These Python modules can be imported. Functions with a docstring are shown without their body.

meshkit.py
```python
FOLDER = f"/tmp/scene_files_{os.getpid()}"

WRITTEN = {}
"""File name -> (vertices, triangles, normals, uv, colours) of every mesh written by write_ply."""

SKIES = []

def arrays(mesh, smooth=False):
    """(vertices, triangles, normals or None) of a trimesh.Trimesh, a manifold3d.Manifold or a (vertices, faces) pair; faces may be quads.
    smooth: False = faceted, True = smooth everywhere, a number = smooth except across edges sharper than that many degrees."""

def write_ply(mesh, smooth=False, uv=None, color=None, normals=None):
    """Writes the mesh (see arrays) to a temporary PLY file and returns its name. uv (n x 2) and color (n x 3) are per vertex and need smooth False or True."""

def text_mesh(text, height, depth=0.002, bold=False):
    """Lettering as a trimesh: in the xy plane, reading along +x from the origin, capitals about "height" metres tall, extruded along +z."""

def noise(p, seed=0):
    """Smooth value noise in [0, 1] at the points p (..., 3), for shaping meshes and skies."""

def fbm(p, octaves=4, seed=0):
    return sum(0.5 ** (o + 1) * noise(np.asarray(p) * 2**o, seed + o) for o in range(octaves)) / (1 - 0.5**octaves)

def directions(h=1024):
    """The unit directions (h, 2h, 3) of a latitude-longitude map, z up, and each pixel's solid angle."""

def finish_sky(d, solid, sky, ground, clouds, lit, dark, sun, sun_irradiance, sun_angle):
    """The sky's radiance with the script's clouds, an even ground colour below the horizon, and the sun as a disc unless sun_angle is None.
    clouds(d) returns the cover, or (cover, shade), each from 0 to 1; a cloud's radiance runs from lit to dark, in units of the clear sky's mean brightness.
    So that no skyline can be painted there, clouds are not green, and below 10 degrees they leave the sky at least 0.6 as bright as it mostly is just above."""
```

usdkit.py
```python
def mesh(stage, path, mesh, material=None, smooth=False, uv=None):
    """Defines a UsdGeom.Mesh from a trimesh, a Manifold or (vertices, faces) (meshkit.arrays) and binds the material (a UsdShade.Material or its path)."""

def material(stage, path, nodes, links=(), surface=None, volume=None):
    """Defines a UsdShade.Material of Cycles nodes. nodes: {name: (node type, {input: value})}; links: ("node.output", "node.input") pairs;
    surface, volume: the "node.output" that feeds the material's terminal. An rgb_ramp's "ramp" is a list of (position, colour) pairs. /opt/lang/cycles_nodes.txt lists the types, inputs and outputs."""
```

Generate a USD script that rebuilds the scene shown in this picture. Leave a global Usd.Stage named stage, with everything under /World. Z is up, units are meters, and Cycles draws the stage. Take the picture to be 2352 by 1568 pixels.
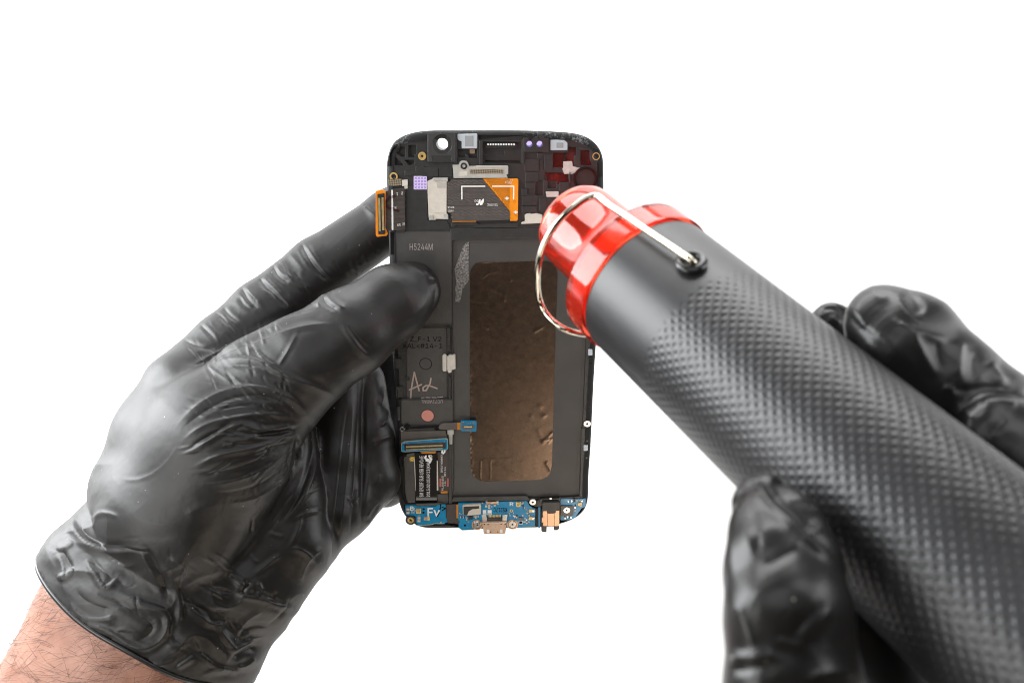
import math, random, numpy as np, trimesh, usdkit, meshkit
import manifold3d as m3
from manifold3d import Manifold, CrossSection
from shapely.geometry import Polygon, LineString, Point, box as sbox, MultiPolygon
from shapely.ops import unary_union
from pxr import Usd, UsdGeom, UsdLux, UsdShade, Gf, Sdf, Vt

rng = random.Random(7)
nrng = np.random.default_rng(7)
stage = Usd.Stage.CreateInMemory()
UsdGeom.SetStageUpAxis(stage, UsdGeom.Tokens.z)
UsdGeom.SetStageMetersPerUnit(stage, 1.0)
UsdGeom.Xform.Define(stage, '/World')
UsdGeom.Scope.Define(stage, '/World/Looks')

# ------------------------------------------------------------------ camera
H = 0.62                      # camera height above the white table (m)
F = 1801.5                    # focal length in units of a 2352-wide picture
cam = UsdGeom.Camera.Define(stage, '/World/camera')
cam.AddTranslateOp().Set(Gf.Vec3d(0, 0, H))
cam.CreateHorizontalApertureAttr(23.5)
cam.CreateVerticalApertureAttr(23.5 * 682 / 1024)
cam.CreateFocalLengthAttr(18.0)
cam.CreateClippingRangeAttr(Gf.Vec2f(0.01, 20))
cam.CreateFStopAttr(10.5)
cam.CreateFocusDistanceAttr(0.272)
cam.CreateExposureAttr(0.0)

# ------------------------------------------------------------------ lamps
def rect_lamp(name, pos, target, w, h, power, color=(1, 1, 1)):
    L = UsdLux.RectLight.Define(stage, '/World/' + name)
    p, t = np.array(pos, float), np.array(target, float)
    z = (p - t) / np.linalg.norm(p - t)
    x = np.cross([0, 1, 0], z); x /= np.linalg.norm(x)
    y = np.cross(z, x)
    L.AddTransformOp().Set(Gf.Matrix4d(*x, 0, *y, 0, *z, 0, *p, 1))
    L.CreateWidthAttr(w); L.CreateHeightAttr(h)
    L.CreateIntensityAttr(power); L.CreateColorAttr(Gf.Vec3f(*color))
    return L
rect_lamp('softbox', (-0.70, -0.28, 0.86), (-0.02, 0.0, 0.33), 0.50, 0.50, 5.2, (1, .99, .97))
rect_lamp('softbox_001', (0.60, 0.50, 0.95), (0.05, 0.0, 0.35), 0.42, 0.42, 3.0, (.97, .985, 1))
rect_lamp('softbox_002', (-0.05, 0.40, 1.5), (0.0, 0.0, 0.3), 1.0, 0.7, 1.7)
rect_lamp('strip_lamp', (-0.95, 0.30, 0.30), (-0.1, 0.05, 0.12), 1.2, 0.6, 14.0, (.96, .985, 1))
rect_lamp('strip_lamp_001', (1.0, 0.1, 0.30), (0.1, 0.05, 0.12), 1.3, 0.5, 4.5)
rect_lamp('strip_lamp_002', (0.0, 1.0, 0.35), (0.0, 0.2, 0.12), 1.4, 0.5, 9.0)
rect_lamp('strip_lamp_003', (0.1, -0.95, 0.30), (0.0, -0.2, 0.1), 1.3, 0.35, 3.0, (1, .93, .84))
rect_lamp('desk_lamp', (0.22, -0.84, 0.97), (0.03, -0.04, 0.31), 0.30, 0.22, 7.0, (1, .84, .66))

# ------------------------------------------------------------------ materials
M = {}
def mat(name, base, *a_, edge=0.0, **k_):
    m = mat0(name, base, *a_, edge=edge, **k_); return m
def mat0(name, base, rough=0.5, metal=0.0, vary=0.0, vscale=300.0, bump=0.0, bscale=2500.0, spec=0.5, coat=0.0, extra=None, color2=None, sss=0.0, detail=4.0, edge=0.0):
    nodes = {'p': ('principled_bsdf', dict(base_color=base, roughness=rough, metallic=metal, specular_ior_level=spec, coat_weight=coat, coat_roughness=.15, **(extra or {})))}
    links = []
    if sss:
        nodes['p'][1].update(subsurface_weight=sss, subsurface_radius=(1, .35, .2), subsurface_scale=.003)
    if vary or bump:
        nodes['tc'] = ('texture_coordinate', {})
    if vary:
        b = np.array(base); c2 = np.array(color2) if color2 is not None else np.clip(b * (1 + vary), 0, 1)
        nodes['n'] = ('noise_texture', dict(scale=vscale, detail=detail, roughness=.6))
        nodes['r'] = ('rgb_ramp', {'ramp': [(.3, tuple(b * (1 - vary) if color2 is None else b)), (.7, tuple(c2))]})
        links += [('tc.object', 'n.vector'), ('n.fac', 'r.fac'), ('r.color', 'p.base_color')]
    if bump:
        nodes['bn'] = ('noise_texture', dict(scale=bscale, detail=3.0, roughness=.6))
        nodes['b'] = ('bump', dict(strength=bump, distance=.0002))
        links += [('tc.object', 'bn.vector'), ('bn.fac', 'b.height'), ('b.normal', 'p.normal')]
    if edge:
        nodes['bev'] = ('bevel', dict(radius=edge, samples=4))
        links.append(('bev.bevel', 'b.normal' if bump else 'p.normal'))
    M[name] = usdkit.material(stage, '/World/Looks/' + name, nodes, links, surface='p.BSDF')
    return M[name]
mat('table_white', (.9, .9, .9), .6, vary=.006, vscale=4)
def nitrile(name, base, rough):
    M[name] = usdkit.material(stage, '/World/Looks/' + name, {
        'tc': ('texture_coordinate', {}),
        'n': ('noise_texture', dict(scale=45, detail=4, roughness=.6)),
        'r': ('rgb_ramp', {'ramp': [(.3, tuple(np.array(base) * .8)), (.7, tuple(np.array(base) * 1.25))]}),
        'rr': ('map_range', dict(from_min=.3, from_max=.7, to_min=rough - .025, to_max=rough + .03)),
        'v': ('voronoi_texture', dict(scale=230)), 'g': ('noise_texture', dict(scale=38, detail=1)),
        'w': ('math', dict(math_type='multiply')), 'k': ('math', dict(math_type='less_than', value2=.020)),
        'mx': ('mix_color', dict(b=(.20, .19, .18))),
        'bn': ('noise_texture', dict(scale=900, detail=3)), 'b': ('bump', dict(strength=.05, distance=.0002)),
        'p': ('principled_bsdf', dict(specular_ior_level=.41))},
        [('tc.object', 'n.vector'), ('tc.object', 'v.vector'), ('tc.object', 'g.vector'), ('tc.object', 'bn.vector'), ('n.fac', 'r.fac'), ('n.fac', 'rr.value'), ('rr.result', 'p.roughness'),
         ('v.distance', 'w.value1'), ('g.fac', 'w.value2'), ('w.value', 'k.value1'), ('k.value', 'mx.fac'), ('r.color', 'mx.a'), ('mx.result', 'p.base_color'),
         ('bn.fac', 'b.height'), ('b.normal', 'p.normal')], surface='p.BSDF')
nitrile('nitrile', (.0088, .0077, .0072), .44)
nitrile('nitrile_gloss', (.0085, .0078, .0075), .34)
mat('glove_rim', (.014, .014, .014), .32, spec=.55)
mat('skin', (.28, .122, .078), .48, vary=.16, vscale=70, bump=.4, bscale=700, sss=.15, color2=(.41, .205, .14), detail=6.0)
mat('hair', (.008, .005, .004), .5)
mat('rubber', (.014, .014, .015), .38, spec=.5, vary=.3, vscale=120, bump=.15, bscale=2600, detail=8.0)
mat('chrome', (.52, .47, .38), .14, metal=1.0)
mat('steel', (.72, .72, .72), .28, metal=1.0)
mat('brass', (.82, .60, .24), .42, metal=.55)
mat('gold', (.82, .64, .32), .42, metal=.55)
mat('copper', (.72, .45, .30), .32, metal=1.0, vary=.06, vscale=900)
mat('bronze', (.60, .43, .32), .38, metal=.75, vary=.10, vscale=600)
mat('grey_plastic', (.050, .050, .050), .36, vary=.1, vscale=400, bump=.2, bscale=4200, edge=.00018, spec=.6)
mat('black_plastic', (.034, .034, .034), .34, vary=.15, vscale=400, bump=.22, bscale=4200, edge=.00018, spec=.7)
mat('black_gloss', (.012, .012, .012), .22, vary=.1, vscale=500, bump=.25, bscale=1500)
mat('piano_black', (.012, .011, .011), .10, spec=.8)
mat('edge_black', (.02, .02, .02), .55, spec=.25, vary=.2, vscale=700)
mat('black_matte', (.018, .018, .018), .6)
mat('dark_print', (.006, .006, .006), .65, spec=.2)
mat('grey_plate', (.084, .081, .078), .46, metal=.35, vary=.10, vscale=180, bump=.22, bscale=5200, edge=.0001)
mat('grey_tray', (.086, .083, .080), .44, metal=.4, vary=.08, vscale=120, bump=.2, bscale=5200)
mat('cream', (.62, .58, .51), .55, vary=.08, vscale=500, bump=.2, bscale=3000)
mat('cream_clear', (.56, .54, .49), .4, vary=.10, vscale=350, sss=.2)
mat('white_plastic', (.72, .76, .80), .35, sss=.3)
mat('grey_window', (.33, .34, .36), .3)
mat('pale_residue', (.62, .50, .47), .5, vary=.12, vscale=500)
mat('white_print', (.85, .85, .83), .5)
mat('tan_print', (.40, .30, .26), .6, vary=.15, vscale=2500)
mat('faint_print', (.36, .30, .29), .6)
mat('flex_dark', (.070, .058, .053), .27, vary=.15, vscale=300, spec=.6)
mat('flex_black', (.010, .009, .009), .26, spec=.6)
mat('flex_grey', (.17, .155, .145), .33, metal=.5, vary=.12, vscale=200)
mat('flex_orange', (.86, .28, .012), .36, vary=.08, vscale=300)
mat('orange_edge', (.55, .19, .015), .4)
mat('yellow_tab', (.50, .33, .03), .4)
mat('pcb_blue', (.012, .24, .45), .24, vary=.14, vscale=450, spec=.6)
mat('pcb_edge', (.45, .50, .36), .5)
mat('pink_dot', (.62, .25, .20), .5, vary=.05, vscale=800)
mat('red_mark', (.62, .12, .09), .5)
mat('maroon_ink', (.035, .006, .007), .4)
mat('lilac', (.70, .64, .86), .45)
mat('purple_print', (.36, .20, .72), .5)
mat('ceramic', (.62, .56, .46), .4)
mat('chip', (.025, .026, .028), .4)
mat('foil_torn', (.27, .27, .27), .36, metal=.8, vary=.75, vscale=1600, bump=1.0, bscale=2200)
mat('solder', (.85, .85, .86), .22, metal=1.0)
# copper graphite sheet: brownish foil, tone drifts
M['heat_sheet'] = usdkit.material(stage, '/World/Looks/heat_sheet', {
    'tc': ('texture_coordinate', {}),
    'n': ('noise_texture', dict(scale=55, detail=6, roughness=.65)),
    'r': ('rgb_ramp', {'ramp': [(.2, (.140, .104, .080)), (.55, (.155, .108, .080)), (.85, (.168, .113, .080))]}),
    'n2': ('noise_texture', dict(scale=420, detail=5, roughness=.7)),
    'rr': ('map_range', dict(from_min=.3, from_max=.75, to_min=.22, to_max=.30)),
    'b': ('bump', dict(strength=.05, distance=.0002)),
    'p': ('principled_bsdf', dict(metallic=.85, roughness=.36))},
    [('tc.object', 'n.vector'), ('tc.object', 'n2.vector'), ('n.fac', 'r.fac'), ('r.color', 'p.base_color'), ('n2.fac', 'rr.value'),
     ('rr.result', 'p.roughness'), ('n2.fac', 'b.height'), ('b.normal', 'p.normal')], surface='p.BSDF')
# black rim with pale flecks of old adhesive
M['rim_flecked'] = usdkit.material(stage, '/World/Looks/rim_flecked', {
    'tc': ('texture_coordinate', {}),
    'n': ('noise_texture', dict(scale=900, detail=5, roughness=.75)),
    'big': ('noise_texture', dict(scale=60, detail=2)),
    'm': ('math', dict(math_type='multiply')),
    'r': ('rgb_ramp', {'ramp': [(.0, (.014, .014, .014)), (.29, (.016, .016, .016)), (.36, (.20, .20, .21))]}),
    'b': ('bump', dict(strength=.5, distance=.0003)),
    'p': ('principled_bsdf', dict(roughness=.6, specular_ior_level=.2))},
    [('tc.object', 'n.vector'), ('tc.object', 'big.vector'), ('n.fac', 'm.value1'), ('big.fac', 'm.value2'), ('m.value', 'r.fac'),
     ('r.color', 'p.base_color'), ('n.fac', 'b.height'), ('b.normal', 'p.normal')], surface='p.BSDF')
# gold woven gasket
M['gold_mesh'] = usdkit.material(stage, '/World/Looks/gold_mesh', {
    'tc': ('texture_coordinate', {}),
    'mp': ('mapping', dict(rotation=(0, 0, .7))),
    'v': ('voronoi_texture', dict(scale=1500)) if False else ('checker_texture', dict(scale=1900, color1=(.62, .54, .40), color2=(.27, .22, .15))),
    'p': ('principled_bsdf', dict(metallic=.7, roughness=.35))},
    [('tc.object', 'mp.vector'), ('mp.vector', 'v.vector'), ('v.color', 'p.base_color')], surface='p.BSDF')
# red clear plastic of the torch cap
M['red_clear'] = usdkit.material(stage, '/World/Looks/red_clear', {
    'p': ('principled_bsdf', dict(base_color=(1.0, .115, .055), roughness=.10, transmission_weight=.92, ior=1.46, specular_ior_level=.5))},
    [], surface='p.BSDF')
M['lavender_glass'] = usdkit.material(stage, '/World/Looks/lavender_glass', {
    't': ('transparent_bsdf', dict(color=(.66, .58, .93))), 'g': ('glossy_bsdf', dict(color=(1, 1, 1), roughness=.05)), 'f': ('fresnel', dict(IOR=1.45)),
    'x': ('mix_closure', {})}, [('f.fac', 'x.fac'), ('t.BSDF', 'x.closure1'), ('g.BSDF', 'x.closure2')], surface='x.closure')
mat('amber', (.9, .32, .04), .3)
mat('reflector', (.75, .70, .65), .25, metal=1.0)

# ------------------------------------------------------------------ prim helpers
def free(path):
    if not stage.GetPrimAtPath(path): return path
    k = 1
    while stage.GetPrimAtPath(f'{path}_{k:03d}'): k += 1
    return f'{path}_{k:03d}'
def tag(prim, label=None, cat=None, group=None, kind=None):
    for k, v in (('label', label), ('category', cat), ('group', group), ('kind', kind)):
        if v: prim.SetCustomDataByKey(k, v)
def thing(name, label, cat, matrix):
    x = UsdGeom.Xform.Define(stage, free('/World/' + name))
    x.AddTransformOp().Set(matrix)
    tag(x.GetPrim(), label, cat)
    return str(x.GetPath())
def obj(parent, name, mesh, m, smooth=False, kind=None, label=None):
    p = free(f'{parent}/{name}')
    usdkit.mesh(stage, p, mesh, M[m] if isinstance(m, str) else m, smooth=smooth)
    tag(stage.GetPrimAtPath(p), label, None, None, kind)
    return p
def gmat(x, y, z, t):
    return Gf.Matrix4d(*map(float, x), 0, *map(float, y), 0, *map(float, z), 0, *map(float, t), 1)
def VW(u, v, d):
    """picture point (2352-wide units) at depth d (m) -> world point (m)"""
    u, v, d = np.broadcast_arrays(np.asarray(u, float), np.asarray(v, float), np.asarray(d, float))
    return np.stack([(u - 1176) / F * d, -(v - 784) / F * d, H - d], -1)

# ------------------------------------------------------------------ setting
tb = trimesh.creation.box((3.2, 3.0, .03)); tb.apply_translation((0, 0, -.015))
obj('/World', 'table', tb, 'table_white')
tag(stage.GetPrimAtPath('/World/table'), 'plain bright white table top filling the whole background', 'table', kind='structure')

# ================================================================== PHONE
SL = .3475
nz = np.array([0, -SL, 1.0]); nz /= np.linalg.norm(nz)
ey = np.array([0, 1.0, SL]); ey /= np.linalg.norm(ey)
ex = np.array([1.0, 0, 0])
P0 = np.array([-6.5 / 1000, 0, H - .2754])
phone = thing('smartphone', 'opened black smartphone with its back and battery removed, held upright in the left glove', 'smartphone', gmat(ex, ey, nz, P0))
ZN = {'1': (1500, 480, 2.45), '2': (1500, 900, 2.45), '3': (1500, 1280, 2.45), '4': (1500, 1700, 2.45), 'A': (1500, 500, 4.356), 'B': (2000, 500, 4.3556),
      'C': (1580, 1600, 3.136), 'D': (1600, 1960, 2.94), 'E': (1680, 680, 5.004), 'S': (0, 0, 1.0)}
def L(zone, pts, h=0.0):
    """readings in a close-up of the photo -> phone coordinates (mm) at height h (mm) over its plate"""
    x0, y0, s = ZN[zone]
    p = np.atleast_2d(np.asarray(pts, float))
    u, v = (x0 + p[:, 0] / s) * .574219, (y0 + p[:, 1] / s) * .574219
    r = np.stack([(u - 1176) / F, -(v - 784) / F, -np.ones(len(u))], 1)
    O = np.array([0, 0, H]) - P0
    t = (h / 1000 - O @ nz) / (r @ nz)
    q = O + t[:, None] * r
    return np.stack([q @ ex, q @ ey], 1) * 1000
def spoly(zone, pts, h=0.0, rnd=0.0):
    p = Polygon(L(zone, pts, h))
    if not p.is_valid: p = p.buffer(0)
    if rnd: p = p.buffer(-rnd).buffer(2 * rnd, quad_segs=4).buffer(-rnd, quad_segs=4)
    return p
def polys(p):
    return [g for g in getattr(p, 'geoms', [p]) if g.geom_type == 'Polygon' and g.area > 1e-5]
def extr(p, z0, z1, chamfer=0.0):
    """mm polygon -> solid in metres; chamfer breaks the top edge"""
    out = []
    for g in polys(p):
        if chamfer:
            q = g.buffer(-chamfer, join_style=2)
            if polys(q):
                a = trimesh.creation.extrude_polygon(g, z1 - z0 - chamfer, engine='earcut'); a.apply_translation((0, 0, z0)); out.append(a)
                for w in polys(q):
                    b = trimesh.creation.extrude_polygon(w, chamfer, engine='earcut'); b.apply_translation((0, 0, z1 - chamfer)); out.append(b)
                continue
        a = trimesh.creation.extrude_polygon(g, z1 - z0, engine='earcut'); a.apply_translation((0, 0, z0)); out.append(a)
    m = trimesh.util.concatenate(out); m.apply_scale(.001)
    return m
def plate(name, zone, pts, z0, z1, m, rnd=0.0, chamfer=0.0, parent=None, kind=None, label=None):
    return obj(parent or phone, name, extr(spoly(zone, pts, z1, rnd), z0, z1, chamfer), m, kind=kind, label=label)
def rect(x0, y0, x1, y1): return [(x0, y0), (x1, y0), (x1, y1), (x0, y1)]
def disc(name, zone, c, r, z0, z1, m, parent=None, hole=0.0, n=28, smooth=30):
    ctr = L(zone, [c], z1)[0]; rr = r / ZN[zone][2] * .574219 * .15 * (1.0)
    rr = np.linalg.norm(L(zone, [(c[0] + r, c[1])], z1)[0] - ctr)
    p = Point(*ctr).buffer(rr, quad_segs=n // 4)
    if hole: p = p.difference(Point(*ctr).buffer(rr * hole, quad_segs=n // 4))
    return obj(parent or phone, name, extr(p, z0, z1, min(.12, (z1 - z0) * .4)), m, smooth=smooth)
def lines(name, zone, strokes, width, h, m, t=.03, parent=None, kind=None):
    """pen-like strokes of a width in mm lying at height h"""
    g = unary_union([LineString(L(zone, s, h)).buffer(width / 2, quad_segs=3) for s in strokes])
    return obj(parent or phone, name, extr(g, h, h + t), m, kind=kind)
def text(string, zone, box, h, m, rot=0, parent=None, bold=False, name='lettering', t=.025):
    """lettering filling the box (x0, y0, x1, y1) of a close-up; rot in quarter turns counter-clockwise"""
    tm = meshkit.text_mesh(string, 1.0, .1, bold)
    v = tm.vertices.copy(); lo, hi = v.min(0), v.max(0)
    a = (v[:, 0] - lo[0]) / (hi[0] - lo[0]); b = (v[:, 1] - lo[1]) / (hi[1] - lo[1]); z = (v[:, 2] - lo[2]) / (hi[2] - lo[2])
    for _ in range(rot % 4): a, b = 1 - b, a
    x0, y0, x1, y1 = box
    q = L(zone, np.stack([x0 + a * (x1 - x0), y1 - b * (y1 - y0)], 1), h)
    tm.vertices = np.column_stack([q, h + z * t]) * .001
    return obj(parent or phone, name, tm, m)

# ---- frame: rounded body with pockets and ribs
outl = [('1', p) for p in [(114, 640), (113, 520), (115, 420), (124, 335), (150, 262), (200, 203), (280, 157), (380, 129), (500, 114), (700, 107), (1100, 103), (1500, 110), (1800, 122), (1950, 136), (2070, 170), (2150, 222), (2210, 292), (2235, 370), (2241, 450), (2240, 640)]]
outl += [('3', (2165, 270)), ('3', (2140, 720)), ('3', (2125, 1020))] + [('4', p) for p in [(2108, 300), (2092, 600), (2080, 760), (2055, 830), (2010, 880), (1940, 925), (1850, 962), (1740, 988), (1600, 1002), (1300, 1010), (820, 1012), (600, 1010), (470, 998), (390, 978), (330, 945), (288, 895), (258, 835), (243, 760), (236, 500), (222, 250)]] + [('3', (198, 800)), ('3', (175, 300)), ('2', (135, 420))]
base = np.array([L(z, [p], -.6)[0] for z, p in outl])
# smooth closed outline, evenly sampled
from scipy.interpolate import splprep, splev
tck, _ = splprep([np.r_[base[:, 0], base[0, 0]], np.r_[base[:, 1], base[0, 1]]], s=1.2, per=True)
ring = np.array(splev(np.linspace(0, 1, 361)[:-1], tck)).T
tan = np.roll(ring, -1, 0) - np.roll(ring, 1, 0)
nin = np.stack([-tan[:, 1], tan[:, 0]], 1); nin /= np.linalg.norm(nin, axis=1)[:, None]
if Polygon(ring + nin * .1).area > Polygon(ring).area: nin = -nin
prof = [(-4.8, 2.0), (-4.5, 1.0), (-3.8, .25), (-3.0, 0), (-1.6, 0), (-.9, .12), (-.35, .5), (.05, 1.1), (.28, 1.8), (.32, 2.5)]
vs = np.concatenate([np.column_stack([ring + nin * i, np.full(len(ring), z)]) for z, i in prof])
n = len(ring); fs = []
ccw = Polygon(ring).exterior.is_ccw
for k in range(len(prof) - 1):
    a = np.arange(n) + k * n; b = (np.arange(n) + 1) % n + k * n
    q = np.stack([a, b, b + n, a + n], 1)
    fs += [q[:, [0, 1, 2]], q[:, [0, 2, 3]]]
cb = len(vs); vs = np.vstack([vs, [*ring.mean(0), prof[0][0]], [*ring.mean(0), prof[-1][0]]])
a = np.arange(n); b = (a + 1) % n
fs += [np.stack([b, a, np.full(n, cb)], 1), np.stack([a + n * (len(prof) - 1), b + n * (len(prof) - 1), np.full(n, cb + 1)], 1)]
fs = np.vstack(fs)
if not ccw: fs = fs[:, ::-1]
body = Manifold(m3.Mesh(np.asarray(vs, np.float32), np.asarray(fs, np.uint32)))
def prism(p, z0, z1):
    out = Manifold()
    for g in polys(p):
        cs = CrossSection([np.array(g.exterior.coords)[:-1]] + [np.array(i.coords)[:-1] for i in g.interiors], m3.FillRule.EvenOdd)
        out = out + cs.extrude(z1 - z0).translate((0, 0, z0))
    return out
inner = Polygon(ring + nin * 2.3).buffer(0)
# the edge band of the phone is wider at the top
topband = spoly('1', [(0, 0), (2352, 0), (2352, 175), (2190, 260), (1980, 215), (1800, 165), (1000, 165), (540, 140), (500, 200), (260, 225), (150, 330), (0, 360)])
floor_ = inner.difference(topband)
body = body - prism(floor_, 0, 3)
cuts, adds = [], []
def cut(zone, pts, d, rnd=.15): cuts.append((spoly(zone, pts, 0, rnd), d * 1.3))
def add(zone, pts, h, rnd=.1): adds.append((spoly(zone, pts, h, rnd), h * 1.6))
def circ(zone, c, r):
    ctr = L(zone, [c])[0]; return Point(*ctr).buffer(np.linalg.norm(L(zone, [(c[0] + r, c[1])])[0] - ctr), quad_segs=12)
bay_pts = [('2', (757, 200)), ('2', (760, 150)), ('2', (925, 140)), ('2', (1960, 136)), ('3', (2075, 100)), ('3', (2062, 400)), ('3', (2038, 1000)), ('4', (2020, 300)), ('4', (2003, 690)), ('4', (1990, 700)), ('4', (770, 736)), ('4', (756, 720)), ('4', (768, 560)), ('3', (770, 1000)), ('3', (757, 0))]
bay = Polygon([L(z, [p])[0] for z, p in bay_pts]).buffer(0)
cuts.append((bay, .9))
# top left pockets
cut('A', [(440, 378), (522, 378), (522, 562), (450, 556), (378, 500)], .9)
cut('A', [(578, 350), (722, 350), (722, 500), (690, 512), (686, 566), (578, 566)], .9)
cut('A', [(345, 552), (505, 700), (338, 706)], .9)
cut('A', [(512, 608), (692, 608), (682, 676), (600, 708), (585, 702)], .9)
cut('A', [(1000, 520), (1060, 572), (1290, 572), (1325, 545), (1325, 636), (1000, 636)], .9)
cut('A', [(1440, 420), (1785, 420), (1785, 582), (1640, 582), (1612, 512), (1577, 512), (1577, 572), (1440, 572)], .8)
cut('1', rect(1052, 212, 1442, 432), .7)
cut('1', rect(1075, 398, 1430, 428), 1.3)
cut('1', [(1060, 300), (1270, 300), (1270, 345), (1060, 345)], .9)
cut('B', [(1400, 440), (1562, 440), (1566, 600), (1600, 690), (1690, 705), (1400, 705)], 1.0)
cut('B', [(620, 960), (750, 960), (752, 1230), (612, 1230)], .6)
cut('B', [(920, 480), (1180, 480), (1180, 380), (1330, 380), (1330, 520), (1290, 540), (1290, 740), (920, 740)], .5)
cut('B', [(780, 820), (1190, 830), (1210, 1010), (840, 1060), (820, 980), (760, 960)], .45)
cut('B', [(830, 980), (990, 980), (980, 1110), (830, 1110)], .7)
cut('1', rect(1475, 192, 1690, 300), 1.1)
cut('A', [(1430, 160), (1790, 150), (1790, 415), (1505, 415), (1505, 285), (1435, 275)], .3)
cut('1', [(1012, 150), (1450, 150), (1450, 200), (1015, 200)], .35)
# black pocket on the left and its wall
cut('3', [(205, 45), (752, 45), (752, 772), (200, 772), (190, 430)], .55)
cut('3', rect(205, 330, 705, 772), .62)
cut('3', [(192, 490), (232, 490), (236, 650), (196, 650)], .9)
cut('3', [(190, 300), (222, 300), (224, 360), (190, 360)], .9)
# flex bay at lower left
cut('4', [(240, 60), (700, 40), (720, 180), (722, 770), (300, 768), (262, 700), (240, 300)], .8)
cut('3', rect(255, 780, 765, 1020), .12)
# bottom board shelf
cut('D', [(50, 165), (560, 150), (700, 130), (1600, 120), (2190, 90), (2190, 200), (2060, 335), (1990, 380), (1600, 420), (700, 440), (560, 405), (200, 415), (60, 300)], .9)
for d in (('1', (462, 355), 22), ('1', (183, 555), 22), ('1', (2167, 357), 22)):
    cuts.append((circ(*d), 2.0))
cuts.append((circ('A', (1175, 330), 168), 1.4))
groove = circ('3', (495, 433), 61).difference(circ('3', (495, 433), 56)); cuts.append((groove, .78))
# raised things
add('A', [(912, 160), (1120, 150), (1150, 118), (1260, 118), (1290, 140), (1400, 150), (1400, 640), (912, 645)], .55)
add('A', [(520, 805), (705, 800), (716, 715), (840, 715), (852, 738), (1100, 742), (1100, 905), (660, 882), (520, 882)], .22)
add('A', [(1118, 745), (1345, 740), (1350, 905), (1118, 905)], .1)
add('A', [(225, 480), (300, 350), (420, 322), (430, 340), (330, 390), (260, 500), (262, 720), (218, 720)], .5)
add('1', [(1455, 170), (1490, 170), (1492, 120), (1558, 120), (1560, 165), (1590, 165), (1590, 140), (1640, 140), (1660, 180), (1700, 182), (1698, 312), (1462, 312)], .5)
add('B', rect(430, 600, 672, 800), .3); add('B', rect(690, 605, 760, 800), .12); add('B', rect(770, 515, 900, 600), .25); add('B', rect(770, 605, 908, 792), .2)
add('B', rect(655, 490, 738, 570), .35); add('B', rect(440, 822, 662, 985), .18); add('B', rect(440, 1010, 606, 1100), .25)
add('B', rect(380, 1108, 470, 1222), .4); add('B', rect(385, 1230, 655, 1402), .15); add('B', rect(380, 1415, 645, 1530), .3)
add('B', rect(690, 1280, 800, 1500), .2); add('B', rect(1030, 1000, 1200, 1150), .25); add('B', [(1210, 820), (1225, 820), (1225, 1010), (1205, 1010)], .4)
add('B', [(1380, 400), (1580, 420), (1700, 420), (1780, 520), (1800, 900), (1740, 900), (1720, 640), (1580, 640), (1560, 430), (1400, 440)], .3)
add('1', rect(1022, 205, 1050, 440), .45); add('1', rect(1440, 200, 1462, 432), .45); add('1', rect(780, 130, 800, 420), .5)
add('1', [(296, 648), (512, 655), (512, 985), (700, 988), (728, 1030), (732, 1075), (298, 1078)], .16)
add('2', [(742, 32), (2010, 32), (2010, 128), (930, 132), (758, 140)], .14)
add('E', [(640, 1062), (1110, 1045), (1165, 1090), (1950, 1062), (1957, 1142), (1100, 1142), (1055, 1095), (720, 1095), (692, 1135), (620, 1135)], .4)
add('3', rect(708, 76, 736, 300), .1); add('3', rect(708, 250, 738, 300), .2); add('3', rect(726, 555, 742, 765), .1)
add('3', [(290, 1052), (340, 1040), (600, 1040), (600, 1075), (300, 1075)], .35)
add('4', [(722, 190), (748, 190), (752, 765), (726, 765)], .2)
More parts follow.
